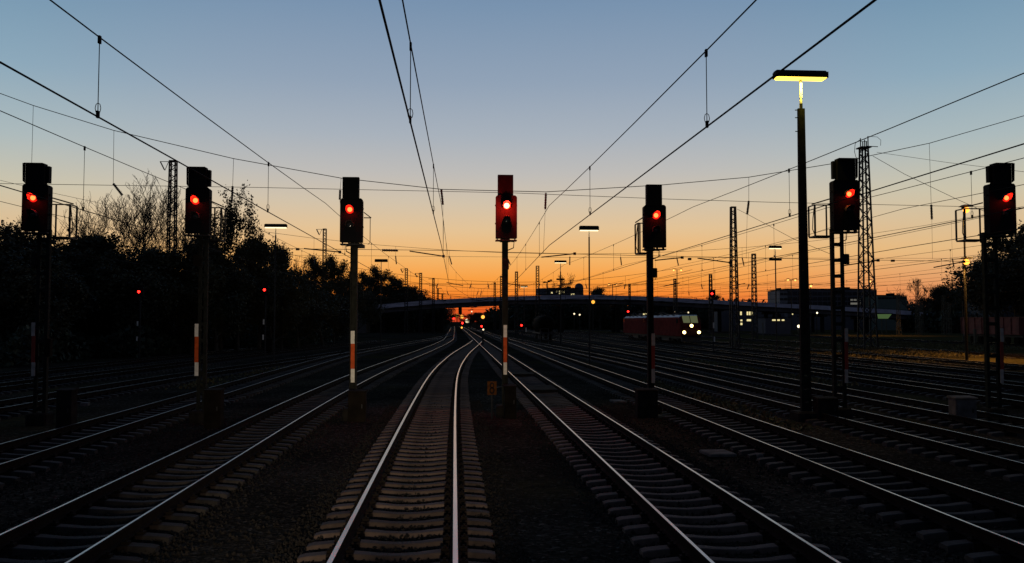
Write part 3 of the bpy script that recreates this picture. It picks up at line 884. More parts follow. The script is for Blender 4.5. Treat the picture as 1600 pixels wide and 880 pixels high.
# ------------------------------------------------------------------ overhead lines
def wire(mb, pts, r, n=5):
    mb.tube(pts, r, n)
CZ = CAM_Z + 2.6
SUP = [(-33, 3.97), (28.5, 3.97), (60, 4.1), (104, 4.1), (160, 4.1), (222, 4.1), (285, 4.1)]
def overhead(key, label, stag, ymax=222, ymin=-20, dr=9.3, mh=0.0, sag=None):
    t = TR[key]
    TXf = lambda y: float(np.interp(y, t.ys, t.xs, left=t.xs[0], right=t.xs[-1]))
    SY = [s[0] for s in SUP if s[0] <= ymax]
    org = (TXf(0), 0, 0)
    root = thing('overhead_line', label, 'overhead line', org, 0, 'overhead lines above the tracks')
    cx = lambda y: float(np.interp(y, SY, [TXf(a) + stag[i % len(stag)] for i, a in enumerate(SY)]))
    con, mes = [], []
    dro = []
    for i in range(len(SY) - 1):
        a, b = SY[i], SY[i + 1]
        ha, hb = SUP[i][1] + mh, SUP[i + 1][1] + mh
        sg = (b - a) ** 2 / 61.5 ** 2 * (sag or .42)
        mz = lambda y: CAM_Z + ha + (hb - ha) * (y - a) / (b - a) - sg * 4 * ((y - a) / (b - a)) * (1 - (y - a) / (b - a))
        for y in np.linspace(a, b, 15)[:-1 if i < len(SY) - 2 else None]:
            con.append((cx(y), y, CZ)); mes.append((cx(y), y, mz(y)))
        y = b - 8.3
        while y > a + 3:
            if y > 3:
                dro.append((cx(y), y, mz(y)))
            y -= dr
    con = [p for p in con if p[1] > ymin - 30]; mes = [p for p in mes if p[1] > ymin - 30]
    m = MB(); m.tube(con, .0118, 5); m.build('contact_wire', M_wire, root, org)
    m = MB(); m.tube(mes, .0098, 5); m.build('messenger_wire', M_wire, root, org)
    for x, y, z in dro:
        if y > 130:
            continue
        d = MB()
        d.tube([(x, y, CZ), (x, y, z)], .006, 4)
        d.box((x, y, CZ + .03), (.03, .05, .09)); d.box((x, y, z - .03), (.03, .05, .10))
        if y < 30:
            d.tube([(x + .035 * math.cos(q), y, CZ + .11 + .07 * math.sin(q)) for q in np.linspace(0, 6.28, 9)], .005, 4, cap=False)
        d.build('dropper', M_wire, root, org)
    return root
overhead('C', 'pair of wires hanging over the curving track, crossing the top middle of the picture', [-.15, .26, -.25, .2, -.2, .2, 0])
overhead('R1', 'thick contact wire and messenger over the straight track, passing the tall lamp head', [-.15, -.62, .2, -.2, .2, -.2, 0])
overhead('L1', 'wires with a long dropper over the track left of the curving one, upper left', [.38, .98, .3, .3, -.2, .2, 0])
overhead('L2', 'wires over the track between the second and third signals from the left', [1.2, 1.2, .3, .3, -.2, .2], 104, mh=.32)
overhead('L3', 'wires over the track between the two leftmost signals', [.3, .8, .2], 60)
overhead('R2', 'wires over the second straight track right of the middle signal', [.4, .15, -.2, .2, -.2, .2, 0])
overhead('R3', 'wires over the track behind the tall lamp mast', [.7, .7, .2, .1, 0], 104)
overhead('R4', 'wires over the siding between the tall lamp mast and the right-hand signals', [.3, -.3, .3, -.3, .3])
overhead('R5', 'wires over the siding behind the two right-hand signals', [.3, -.3, .3, -.3, .3], mh=.2)
overhead('R6', 'wires over the siding on the near side of the locomotives', [-.2, .3, -.3, .3, -.2, .2, 0], mh=-.15)
overhead('R9', 'highest wires at the right, over the siding by the dry grass strip', [.3, -.3, .3, -.3, .3, .2], 222, mh=.5)
overhead('R7', 'wires over the siding of the red locomotives', [.3, -.3, .3, -.3, .3])
overhead('R8', 'wires over the siding beyond the red locomotives', [.2, -.3, .3, -.3, .3], 160)

def insulator(mb, a, b, r=.055):
    a, b = Vector(a), Vector(b)
    k = 9
    pts, rs = [], []
    for i in range(k + 1):
        for q, rr in ((0, .55), (.5, 1.0)):
            pts.append(a.lerp(b, min(1, (i + q * .9) / (k + .5)))); rs.append(r * rr)
    mb.tube(pts, rs, 7)
def headspan_main():
    Y = 28.5
    P = lambda x, y: at(x, y, Y)
    root = thing('headspan', 'nearest cross span of wires stretched over all tracks behind the row of signals', 'headspan', (0, Y, 0), 0, 'cross spans over the tracks')
    org = (0, Y, 0)
    up = [(-160, 96), (0, 146), (52, 165), (178, 204), (365, 248), (533, 278.5), (690, 296), (853, 300), (1036, 289), (1170, 277), (1300, 256), (1452, 224), (1600, 181), (1760, 120)]
    m = MB(); m.tube([P(*q) for q in up], .0125, 5); m.build('span_wire', M_wire, root, org)
    m = MB(); m.tube([P(*q) for q in ((-160, 284), (0, 287), (400, 293), (800, 301.5), (1037, 311), (1200, 316), (1600, 325), (1760, 328))], .009, 5); m.build('cross_wire', M_wire, root, org)
    m = MB(); m.tube([P(*q) for q in ((-160, 383), (0, 384), (430, 388.5), (700, 391.5), (800, 394.5), (1000, 399.5), (1270, 405), (1600, 410), (1760, 412))], .009, 5); m.build('cross_wire', M_wire, root, org)
    for top, i0, i1, low in (((52, 165), (49.5, 256), (49, 270), None), ((178, 204), (177, 287), (191, 305), None), ((365, 248), (363.5, 291), (362, 316), (362, 386)),
                             ((533, 278.5), (531.5, 297), (531, 312), (536, 388)), ((690, 296), (689.5, 296), (692, 320), (692.5, 391)), ((853, 300), (853, 302), (852, 327), (849, 396)),
                             ((1170, 277), (1170, 314), (1167.5, 335), (1166, 404)), ((1452, 224), (1455, 320), (1456, 343), (1457, 405)), ((1012, 291), (1012, 310), (1011, 332), (1010, 400))):
        d = MB(); d.tube([P(*top), P(*i0)], .007, 4)
        if low:
            d.tube([P(*i1), P(*low)], .005, 4)
        d.build('dropper', M_wire, root, org)
        i = MB(); insulator(i, P(*i0), P(*i1), .048); i.build('insulator', M_insul, root, org)
    for a, b in (((475, 388.5), (531, 394)), ((640, 392.5), (693, 400.5)), ((846, 402), (898, 396.5)), ((1023, 407), (1066, 402.5)), ((1090, 403.5), (1141, 410.5)), ((1319, 415), (1372, 407)), ((1459, 418), (1506, 409))):
        s = MB(); s.tube([P(*a), P(*b)], .022, 6); e = P(*b); s.box(e, (.09, .05, .09)); s.build('steady_arm', M_steel, root, org)
    i = MB(); insulator(i, P(597, 391), P(622, 391.5), .05); i.build('insulator', M_insul, root, org)
    for bx in ((465, 389.5), (1077.5, 405), (1395, 407.5)):
        s = MB(); s.box(P(*bx), (.11, .08, .075)); s.build('tensioner', M_steel, root, org)
headspan_main()
def headspan(Y, label, x0, x1, sag, z_up, keys, seed):
    r = random.Random(seed)
    root = thing('headspan', label, 'headspan', (0, Y, 0), 0, 'cross spans over the tracks')
    zc, zm = CZ + .05, CAM_Z + 4.1 + .55
    mid = (x0 + x1) / 2
    f = lambda x: zm + .2 + (z_up - zm) * ((x - mid) / ((x1 - x0) / 2)) ** 2
    xs = np.linspace(x0, x1, 25)
    k = max(1.0, Y / 55)
    m = MB(); m.tube([(x, 0, f(x)) for x in xs], .011 * k, 4); m.build('span_wire', M_wire, root)
    for zz in (zm, zc):
        m = MB(); m.tube([(x0, 0, zz + .1), (mid, 0, zz - .05), (x1, 0, zz + .1)], .009 * k, 4); m.build('cross_wire', M_wire, root)
    for key in keys:
        t = TR[key]
        if Y > t.ys[-1]:
            continue
        x = float(np.interp(Y, t.ys, t.xs)) + r.uniform(-.25, .25)
        i = MB(); i.tube([(x, 0, f(x)), (x, 0, zm)], .007 * k, 4); insulator(i, (x, 0, zm), (x + r.uniform(-.25, .25), 0, zm - .6), .05 * min(k, 1.6)); i.build('insulator', M_insul, root)
        s = 1 if r.random() < .5 else -1
        a = MB(); a.tube([(x - s * .2, 0, zc + .12), (x + s * 1.0, 0, zc - .12)], .024 * k, 5); a.build('steady_arm', M_steel, root)
ALLK = ['L1', 'C', 'R1', 'R2', 'R3', 'R4', 'R5', 'R7', 'R8']
headspan(60, 'second cross span of wires, low behind the lamps beyond the row of signals', -46, 62, 0, 17, ['L2'] + ALLK, 3)
headspan(104, 'third cross span of wires between the tall lattice masts', -33, 48, 0, 15, ALLK, 4)
headspan(160, 'fourth cross span of wires, faint in front of the bridge', -30, 46, 0, 13, ALLK, 5)
headspan(130, 'cross span of wires above the tank wagon', -31, 55, 0, 14, ALLK, 8)
headspan(195, 'farthest cross span of wires just before the bridge', -26, 60, 0, 14, ALLK, 9)
def guy(label, pts, r=.012):
    m = MB(); m.tube(pts, r, 4)
    o = m.build('guy_wire', M_wire)
    return tag(o, label, 'wire', 'slanting wires near the tallest lattice mast')
guy('wire slanting down right from the top of the tallest lattice mast', [at(1364, 244, 88), at(1413, 272, 90), at(1492, 310, 94), at(1530, 327, 97), at(1620, 362, 104)], .03)
guy('faint wire running right from the top of the tallest lattice mast', [at(1370, 238, 88), at(1480, 254, 80), at(1620, 271, 70)], .018)
guy('wire slanting down left between the tall lamp mast and the second tallest lattice mast', [at(1152, 327, 92), at(1170, 336, 90), at(1241, 374, 84), at(1300, 398, 80)], .022)

# ------------------------------------------------------------------ trees
class Tree:
    def __init__(s, seed, levels=4, spread=1.0, up=.25, kids=(7, 5, 4, 3), leaf=(3, .16), leaf_r=.45, trunk_h=.3, twig_r=.012, lean=0, wob=1.0):
        s.wob = wob
        r = random.Random(seed)
        s.r = r
        s.w = MB(); s.leaves = []
        s.kids, s.levels, s.up, s.spread = kids, levels, up, spread
        s.leaf, s.leaf_r, s.twig_r = leaf, leaf_r, twig_r
        # trunk 10 m tall
        pts, p = [], Vector((0, 0, -.2))
        d = Vector((lean, 0, 1)).normalized()
        H = 10.0
        n = 8
        for i in range(n + 1):
            pts.append(p.copy()); d = (d + Vector((r.uniform(-.09, .09), r.uniform(-.09, .09), .05))).normalized(); p = p + d * (H * .80 / n)
        rs = [.19 * (1 - .86 * (i / n) ** .8) for i in range(n + 1)]
        s.w.tube(pts, rs, 7)
        for k in range(kids[0]):
            t = trunk_h + (1 - trunk_h) * (k + r.random() * .7) / kids[0]
            i = min(n - 1, int(t * n)); q = pts[i].lerp(pts[i + 1], t * n - i)
            a = k * 2.4 + r.uniform(-.5, .5)
            el = .35 + .55 * t + r.uniform(-.15, .15)
            dd = Vector((math.cos(a) * math.cos(el), math.sin(a) * math.cos(el), math.sin(el)))
            L = 10 * .36 * spread * (1.15 - .62 * t) * r.uniform(.8, 1.15)
            s.grow(q, dd, L, rs[i] * .55, 1)
        s.grow(pts[-1], d, 2.2, rs[-1], 1)
    def grow(s, p, d, L, rad_, lev):
        r = s.r
        n = 4 if lev < 3 else 3
        pts, q = [p.copy()], p.copy()
        for i in range(n):
            d = (d + Vector((r.uniform(-.22, .22), r.uniform(-.22, .22), r.uniform(-.12, .16))) * s.wob + Vector((0, 0, s.up * .18))).normalized()
            q = q + d * (L / n); pts.append(q.copy())
        s.w.tube(pts, [max(s.twig_r, rad_ * (1 - .75 * i / n)) for i in range(n + 1)], 5 if lev == 1 else 3, cap=False)
        if lev >= s.levels - 1 and s.leaf[0]:
            for k in range(s.leaf[0] * 2):
                s.add_leaf(pts[r.randrange(1, n + 1)])
        if lev < s.levels:
            for k in range(s.kids[min(lev, len(s.kids) - 1)]):
                t = .25 + .75 * (k + r.random()) / s.kids[min(lev, len(s.kids) - 1)]
                i = min(n - 1, int(t * n)); b = pts[i].lerp(pts[i + 1], t * n - i)
                ax = Vector((r.uniform(-1, 1), r.uniform(-1, 1), r.uniform(-.4, .8))).normalized()
                nd = (d * .75 + ax * .85 + Vector((0, 0, s.up * .4))).normalized()
                s.grow(b, nd, L * r.uniform(.42, .66), rad_ * .5, lev + 1)
        elif s.leaf[0]:
            for k in range(s.leaf[0]):
                s.add_leaf(q)
    def add_leaf(s, c):
        r = s.r
        o = Vector((r.gauss(0, 1), r.gauss(0, 1), r.gauss(0, .8))) * s.leaf_r * .5
        s.leaves.append((c + o, s.leaf[1] * r.uniform(.6, 1.35)))
    def meshes(s):
        zs = [l[0].z for l in s.leaves] or [v[2] for v in s.w.v]
        k = 10.0 / float(np.percentile(zs, 99.5))
        s.w.v = [(a * k, b * k, c * k) for a, b, c in s.w.v]
        s.leaves = [(l[0] * k, l[1]) for l in s.leaves]
        wood = s.w.build('trunk', M_bark)
        if not s.leaves:
            return wood, None
        n = len(s.leaves)
        rg = np.random.default_rng(s.r.randrange(9999))
        c = np.array([tuple(l[0]) for l in s.leaves]); sz = np.array([l[1] for l in s.leaves])[:, None]
        a = rg.normal(size=(n, 3)); a /= np.linalg.norm(a, axis=1)[:, None]
        b = rg.normal(size=(n, 3)); b -= a * (a * b).sum(1)[:, None]; b /= np.linalg.norm(b, axis=1)[:, None]
        v = np.stack([c - a * sz, c - b * sz * .55, c + a * sz, c + b * sz * .55], 1).reshape(-1, 3)
        m = MB(); m.v = [tuple(x) for x in v.tolist()]; m.f = [(4 * i, 4 * i + 1, 4 * i + 2, 4 * i + 3) for i in range(n)]; m.m = [0] * n
        return wood, m.build('crown', M_leaf)
PROTO = {}
def proto(key):
    if key not in PROTO:
        cfg = {
            'bare': dict(seed=11, levels=5, kids=(17, 7, 5, 3, 2), leaf=(0, .1), up=.75, spread=1.5, trunk_h=.1, twig_r=.009, wob=.5),
            'bare2': dict(seed=23, levels=4, kids=(10, 5, 4, 3), leaf=(0, .1), up=.7, spread=1.1, trunk_h=.2, twig_r=.016),
            'thin': dict(seed=5, levels=4, kids=(14, 4, 3, 3), leaf=(4, .09), leaf_r=.5, spread=.85, trunk_h=.2, up=.3),
            'full': dict(seed=31, levels=4, kids=(10, 5, 4, 3), leaf=(9, .14), leaf_r=.75, spread=1.15, trunk_h=.12),
            'full2': dict(seed=47, levels=4, kids=(11, 5, 3, 3), leaf=(12, .14), leaf_r=.8, spread=1.35, trunk_h=.1),
            'loose': dict(seed=61, levels=4, kids=(9, 4, 4, 3), leaf=(7, .12), leaf_r=.7, spread=1.1, trunk_h=.2),
        }[key]
        PROTO[key] = [Tree(**cfg).meshes(), False]
    return PROTO[key]
TREES = 'trees along the yard'
def tree(kind, px, top_y, Y, label, wide=1.0, rot=None, name='tree', base_z=0.0, group=TREES):
    pr = proto(kind)
    (wood, crown), used = pr
    H = gz(px, top_y, Y) - base_z
    s = H / 10.0
    r = random.Random(int(px * 13 + Y))
    root = thing(name, label, 'tree', (gx(px, Y), Y, base_z), rot if rot is not None else r.uniform(0, 6.28), group)
    root.scale = (s * wide, s * wide, s)
    for src in (wood, crown):
        if src is None:
            continue
        o = src if not used else src.copy()
        if used:
            COL.objects.link(o)
        o.parent = root
    pr[1] = True
    return root
tree('bare', 224, 290, 92, 'leafless fan shaped tree left of the second signal, twigs against the sunset', 1.25, 0.5, 'bare_tree')
tree('thin', 372, 298, 88, 'slender half bare tree right of the second signal from the left', .8, 1.1)
tree('thin', 346, 338, 90, 'smaller half bare tree directly right of the second signal board', .9, 2.4)
tree('loose', 20, 356, 78, 'leafy tree at the left edge behind the leftmost signal', 1.2)
tree('full', 100, 378, 84, 'broad dark tree right of the leftmost signal', 1.5)
tree('full2', 152, 372, 86, 'rounded dark tree left of the leafless one', 1.2)
tree('full', 190, 398, 80, 'dark tree in front of the leafless tree, left of its trunk', 1.3)
tree('full2', 240, 392, 84, 'dark tree below the crown of the leafless tree', 1.3)
tree('bare2', 292, 318, 96, 'thin leafless tree between the bracket mast and the second signal', .8, name='bare_tree')
tree('loose', 300, 380, 86, 'loose leafy tree right of the tall bracket mast', 1.2)
tree('full', 340, 392, 84, 'dark tree at the foot of the slender half bare tree', 1.2)
tree('loose', 405, 372, 92, 'leafy tree just left of the lit yard lamp', 1.05)
tree('loose', 440, 384, 96, 'rounded leafy tree just right of the lit yard lamp', .85)
tree('full', 425, 425, 92, 'low dark tree below the lit yard lamp', 1.3)
tree('full', 466, 440, 100, 'low dark tree between the yard lamp and the bracket mast', 1.6)
tree('loose', 492, 403, 118, 'leafy tree at the foot of the bracket mast left of the bright plated signal', .72)
tree('loose', 522, 402, 122, 'leafy tree between the bracket mast and the bright plated signal', .66)
tree('loose', 543, 424, 125, 'small leafy tree hidden behind the post of the bright plated signal', .8)
tree('full', 505, 448, 112, 'low dark tree in front of the bracket mast foot', 1.7)
tree('loose', 590, 418, 250, 'lacy leafy tree right of the bright plated signal, above the bridge end', .8)
tree('loose', 568, 426, 262, 'leafy tree directly right of the bright plated signal post', .8)
tree('full2', 555, 452, 165, 'dark tree left of the bridge end', 1.1)
tree('loose', 614, 432, 252, 'tree standing just behind the left end of the bridge', .9)
tree('full2', 640, 449, 255, 'tree behind the bridge below the bracket masts', 1.4)
tree('full', 664, 458, 262, 'low tree behind the bridge left of the vanishing tracks', 1.5)
tree('full', 590, 455, 246, 'dense low tree behind the very end of the bridge', 1.5)
tree('bare2', 36, 344, 82, 'thin leafless tree poking above the wood behind the leftmost signal', .7, name='bare_tree')
tree('bare2', 132, 362, 90, 'thin leafless tree poking above the wood left of the fan shaped one', .8, name='bare_tree')
tree('bare2', 406, 362, 97, 'thin leafless tree left of the lit yard lamp', .7, name='bare_tree')
tree('bare2', 468, 404, 108, 'thin leafless tree in the gap between the lit yard lamp and the bracket mast', .8, name='bare_tree')
tree('full', 60, 398, 70, 'dark tree behind the mast of the leftmost signal', 1.4)
tree('full2', -30, 372, 74, 'dark tree cut off by the left edge', 1.5)
tree('loose', 1597, 352, 108, 'big loose leafy tree at the right edge behind the rightmost signal', 1.1)
tree('full', 1572, 392, 118, 'dark tree behind the rightmost signal mast', 1.0)
tree('full2', 1640, 380, 104, 'dark tree cut off by the right edge', 1.3)
tree('bare2', 888, 429, 330, 'small leafless tree behind the flat roof of the domed building', 1.5, name='bare_tree')
tree('bare2', 1437, 436, 260, 'leafless tree behind the taller pale mast on the right', 1.6, name='bare_tree')
tree('loose', 1462, 450, 262, 'small leafy tree right of the pale masts', 1.3)
tree('loose', 1482, 447, 270, 'dark leafy tree behind the right-hand pale masts', 1.4)
tree('loose', 1500, 452, 258, 'leafy tree left of the dark freight shed roof', 1.5)
tree('full', 1530, 455, 240, 'dense tree behind the amber lamps at the right', 1.6)
tree('loose', 938, 450, 300, 'small tree showing over the crest of the bridge', 1.2)
tree('loose', 1118, 462, 300, 'small tree behind the red signal right of the locomotive front', 1.1)
tree('full2', 690, 478, 262, 'dark low tree under the left half of the bridge', 1.6)
tree('full', 768, 492, 300, 'dark tree under the bridge left of the middle signal plate', 1.9)
tree('full2', 745, 489, 330, 'dark bushy tree beside the far lights under the bridge', 1.9)

def scatter(name, label, cat, boxes, n, size, mat, seed):
    rg = np.random.default_rng(seed)
    V = []
    for (x0, x1, y0, y1, h0, h1, wt) in boxes:
        k = int(n * wt)
        x = rg.uniform(x0, x1, k); y = rg.uniform(y0, y1, k)
        top = h0 + (h1 - h0) * (.5 + .3 * np.sin(x * .9 + y * .35) + .2 * np.sin(x * 2.3 - y * .8))
        z = top * rg.uniform(0, 1, k) ** .7
        V.append(np.stack([x, y, z], 1))
    c = np.concatenate(V); m_ = len(c)
    sz = size * rg.uniform(.5, 1.4, m_)[:, None]
    a = rg.normal(size=(m_, 3)); a /= np.linalg.norm(a, axis=1)[:, None]
    b = rg.normal(size=(m_, 3)); b -= a * (a * b).sum(1)[:, None]; b /= np.linalg.norm(b, axis=1)[:, None]
    v = np.stack([c - a * sz, c - b * sz * .6, c + a * sz, c + b * sz * .6], 1).reshape(-1, 3)
    mb = MB(); mb.v = [tuple(q) for q in v.tolist()]; mb.f = [(4 * i, 4 * i + 1, 4 * i + 2, 4 * i + 3) for i in range(m_)]; mb.m = [0] * m_
    return stuff(mb.build(name, mat), label, cat)
scatter('undergrowth', 'dark tangled undergrowth filling the foot of the wood on the left', 'undergrowth',
        [(-64, -35, 66, 84, 3.5, 7.5, .35), (-46, -31, 84, 104, 3.5, 8, .3), (-42, -27, 104, 150, 3, 6.5, .3), (-40, -29, 160, 226, 2.5, 6, .2), (-80, -52, 60, 76, 4, 8, .15), (-62, -30, 60, 72, 1.2, 3.2, .25), (-36, -27, 74, 100, 1.0, 3, .2), (-29, -18.5, 100, 150, 1.0, 4.2, .3), (-44, -11, 243, 268, 4, 9.5, .3)], 60000, .24, M_leafd, 4)
scatter('far_wood', 'far belt of dark trees filling the horizon under and beyond the bridge', 'wood',
        [(-90, -14, 262, 300, 5, 12, .35), (-14, -3.4, 268, 300, 3, 7.5, .08), (20, 118, 318, 350, 6, 12.5, .6), (118, 300, 300, 360, 6, 12, .5), (128, 190, 214, 236, 2.5, 6.5, .25), (11, 24, 300, 330, 3, 8, .08)], 60000, .75, M_leafd, 5)
scatter('dry_grass', 'dry yellowish grass and low weeds along the sidings on the right', 'grass',
        [(40, 47, 70, 118, .1, .5, .35), (50, 63, 84, 128, .1, .7, .4), (33.5, 36, 60, 100, .05, .35, .12), (18, 20, 40, 70, .02, .16, .05), (9.8, 10.6, 24, 45, .02, .12, .03), (-13.4, -11.5, 40, 64, .02, .15, .03)], 26000, .09,
        pm('dry_grass_blade', (.10, .078, .028), .9, var=.4, scale=.6), 6)

# ------------------------------------------------------------------ bridge
def bridge():
    Y = 230
    prof = [(566, 478.5), (620, 473.5), (680, 468.5), (740, 465.5), (800, 463), (860, 461.5), (930, 461), (1000, 462.8), (1050, 465.2), (1100, 468), (1200, 473.2), (1300, 478.5), (1400, 484.5), (1480, 491), (1530, 496)]
    top = [(gx(a, Y), gz(a, b, Y)) for a, b in prof]
    root = thing('road_bridge', 'long low road bridge with a pale parapet crossing the whole yard before the sunset', 'bridge', (top[0][0], Y, 0))
    org = (top[0][0], Y, 0)
    def strip(name, mat, y0, y1, up, dn):
        mb = MB()
        mb.loft([[(x, y0, z - dn), (x, y0, z - up), (x, y1, z - up), (x, y1, z - dn)] for x, z in top])
        return mb.build(name, mat, root, org)
    strip('parapet', M_parapet, Y - .25, Y, 0, 1.15)
    strip('parapet', M_parapet, Y + 11.0, Y + 11.25, 0, 1.15)
    strip('deck', M_deck, Y + .003, Y + 10.997, .9, 1.35)
    strip('girder', M_deck, Y + .5, Y + 1.2, 1.353, 2.35); strip('girder', M_deck, Y + 9.6, Y + 10.3, 1.353, 2.35)
    mb = MB()
    for i in range(len(top) - 1):
        for k in range(8):
            x = top[i][0] + (top[i + 1][0] - top[i][0]) * k / 8; z = top[i][1] + (top[i + 1][1] - top[i][1]) * k / 8
            mb.box((x, Y - .12, z + .1), (.06, .06, .2))
    mb.loft([[(x, Y - .16, z + .2), (x, Y - .16, z + .27), (x, Y - .08, z + .27), (x, Y - .08, z + .2)] for x, z in top])
    mb.build('railing', M_steel, root, org)
    tz = lambda x: float(np.interp(x, [t[0] for t in top], [t[1] for t in top]))
    for px in (597, 690, 786, 880, 968, 1060, 1128, 1215, 1290, 1360):
        x = gx(px, Y); z = tz(x) - 2.36
        mb = MB()
        for yy in (2.2, 8.8):
            mb.tube([(x, Y + yy, -.2), (x, Y + yy, z - .7)], .55, 12)
        mb.box((x, Y + 5.5, z - .35), (1.3, 10.4, .69))
        mb.build('pier', M_dconc, root, org)
    x = top[0][0]; mb = MB(); mb.box((x - 1.5, Y + 5.5, (top[0][1] - .9) / 2), (5, 11.6, top[0][1] - .9)); mb.build('abutment', M_conc, root, org)
    x = top[-1][0]; mb = MB(); mb.box((x + 6, Y + 5.5, (top[-1][1] - .9) / 2), (14, 11.6, max(.6, top[-1][1] - .9))); mb.build('abutment', M_conc, root, org)
bridge()

# ------------------------------------------------------------------ buildings
def building(px0, px1, top_y, Y, depth, label, mat, rows=(), lit=None, roof=True, extra=None, name='building', win_mat=None, base_z=0.0):
    x0, x1, zt = gx(px0, Y), gx(px1, Y), gz((px0 + px1) / 2, top_y, Y)
    root = thing(name, label, 'building', ((x0 + x1) / 2, Y, base_z), 0)
    w = x1 - x0
    mb = MB(); mb.box((0, depth / 2, zt / 2 - .2), (w, depth, zt + .4)); mb.build('wall', mat, root)
    if roof:
        mb = MB(); mb.box((0, depth / 2, zt + .28), (w + .6, depth + .6, .16)); mb.box((w * .22, depth / 2, zt + .75), (w * .12, depth * .3, .8)); mb.build('roof', M_black, root)
    r = random.Random(int(px0))
    P = lambda px, py: (gx(px, Y) - (x0 + x1) / 2, gz(px, py, Y))
    for py0, py1, n in rows:
        za, zb = P(px0, py1)[1], P(px0, py0)[1]
        for i in range(n):
            cx = -w / 2 + w * (i + .5) / n
            fr = MB(); ww = w / n * .72
            fr.box((cx, -.06, (za + zb) / 2), (ww + .16, .12, zb - za + .16)); fo = fr.build('window', M_steel, root)
            pn = MB(); pn.box((cx, -.13, (za + zb) / 2), (ww, .02, zb - za)); pn.build('pane', win_mat or M_glass, fo)
    for (a, b, c, d, m_) in (lit or ()):
        (xa, zb), (xb, za) = P(a, c), P(b, d)
        fr = MB(); fr.box(((xa + xb) / 2, -.17, (za + zb) / 2), (xb - xa + .15, .1, zb - za + .15)); fo = fr.build('window', M_steel, root)
        pn = MB(); pn.box(((xa + xb) / 2, -.232, (za + zb) / 2), (xb - xa, .02, zb - za)); pn.build('pane', m_, fo)
    if extra:
        extra(root, P)
    return root
M_wall1 = pm('grey_render', (.13, .12, .125), .9, var=.15, scale=.3)
M_wall2 = pm('pale_render', (.26, .25, .25), .9, var=.15, scale=.3)
M_wall3 = pm('greenish_render', (.16, .19, .15), .9, var=.15, scale=.3)
def dome(root, P):
    x, z = P(908, 447)
    r_ = P(915, 447)[0] - x
    mb = MB(); n = 16
    rings = [[(x + r_ * math.cos(t) * math.cos(2 * math.pi * j / n), 6 + r_ * math.cos(t) * math.sin(2 * math.pi * j / n), z - .5 + r_ * 1.0 * math.sin(t)) for j in range(n)] for t in np.linspace(0, 1.5, 7)]
    rings = [[(p[0], p[1], P(908, 463)[1] - 1) for p in rings[0]]] + rings
    mb.loft(rings); mb.build('dome', M_wall1, root, smooth=True)
    a, b = P(842, 458), P(860, 451)
    mb = MB(); mb.box(((P(853, 455)[0]), 6, P(853, 455.5)[1]), (P(866, 455)[0] - P(842, 455)[0], 10, 3)); mb.build('lower_wing', M_wall1, root)
building(858, 905, 451, 380, 14, 'distant flat building with a round dome and a few lit windows above the bridge', M_wall1, rows=((452.6, 454.2, 9),),
         lit=((861, 863.5, 456.5, 459, E_win), (869, 872, 454.8, 457, E_win), (873.5, 877, 454.6, 459.5, E_win), (879, 882, 455, 457.5, E_win), (891.5, 898, 459, 461, E_win)), extra=dome)
building(1231, 1371, 452.6, 300, 16, 'long grey office block with window bands beyond the right part of the bridge', M_wall1, rows=((456.5, 461, 18), (464.5, 469, 18), (472, 476.5, 18), (482, 487, 18)),
         lit=((1329, 1333, 467.5, 470, E_windim), (1334, 1338.5, 467.5, 470, E_windim), (1340, 1344.5, 467.5, 470, E_windim), (1329, 1345, 473, 476, E_windim)))
building(1219, 1230.8, 454, 299, 12, 'paler end wing of the long office block, left of the tall lamp mast', M_wall2, rows=((458, 461, 2), (466, 469, 2)))
building(1372, 1418, 462.5, 290, 12, 'lower greenish lit block right of the tallest lattice mast', M_wall3, rows=((465, 467, 8),))
building(1136, 1226, 484.5, 262, 14, 'low building under the bridge with rows of yellow lit windows', M_wall1,
         lit=((1156.2, 1158.8, 487, 492.5, E_win), (1166.5, 1169, 487, 492.5, E_win), (1170, 1172.3, 487, 492.5, E_win), (1173.2, 1175.8, 487, 492.5, E_win), (1156.5, 1159.5, 499.5, 502, E_win), (1156.5, 1159.5, 504.5, 508, E_win),
              (1166.5, 1173, 499, 502, E_win), (1184, 1190, 499, 501.8, E_win), (1237, 1239, 489, 492, E_win)))
building(1124, 1148, 479, 252, 6, 'small flat roofed hut with a glowing window strip under the bridge', M_wall1, lit=((1126, 1136.5, 480.6, 484, E_win),))
building(1004, 1012, 489, 190, 4, 'small hut with two white lit panes behind the locomotives', M_wall1, lit=((1004.5, 1007, 490, 495, E_win), (1008.5, 1011.5, 489.5, 495, E_win)), base_z=0)
building(1196, 1235, 497.5, 205, 7, 'low shed with three small white lights left of the tall lamp mast', M_wall1, lit=((1206, 1212, 499.2, 501.5, E_win), (1214, 1218, 499.2, 501.5, E_win), (1221, 1225, 499.2, 501.5, E_win)))
building(1566, 1700, 469, 200, 14, 'long dark freight shed behind the rightmost signal', pm('dark_shed_cladding', (.05, .055, .06), .8, var=.2), rows=((472, 476, 16),), win_mat=M_glass)
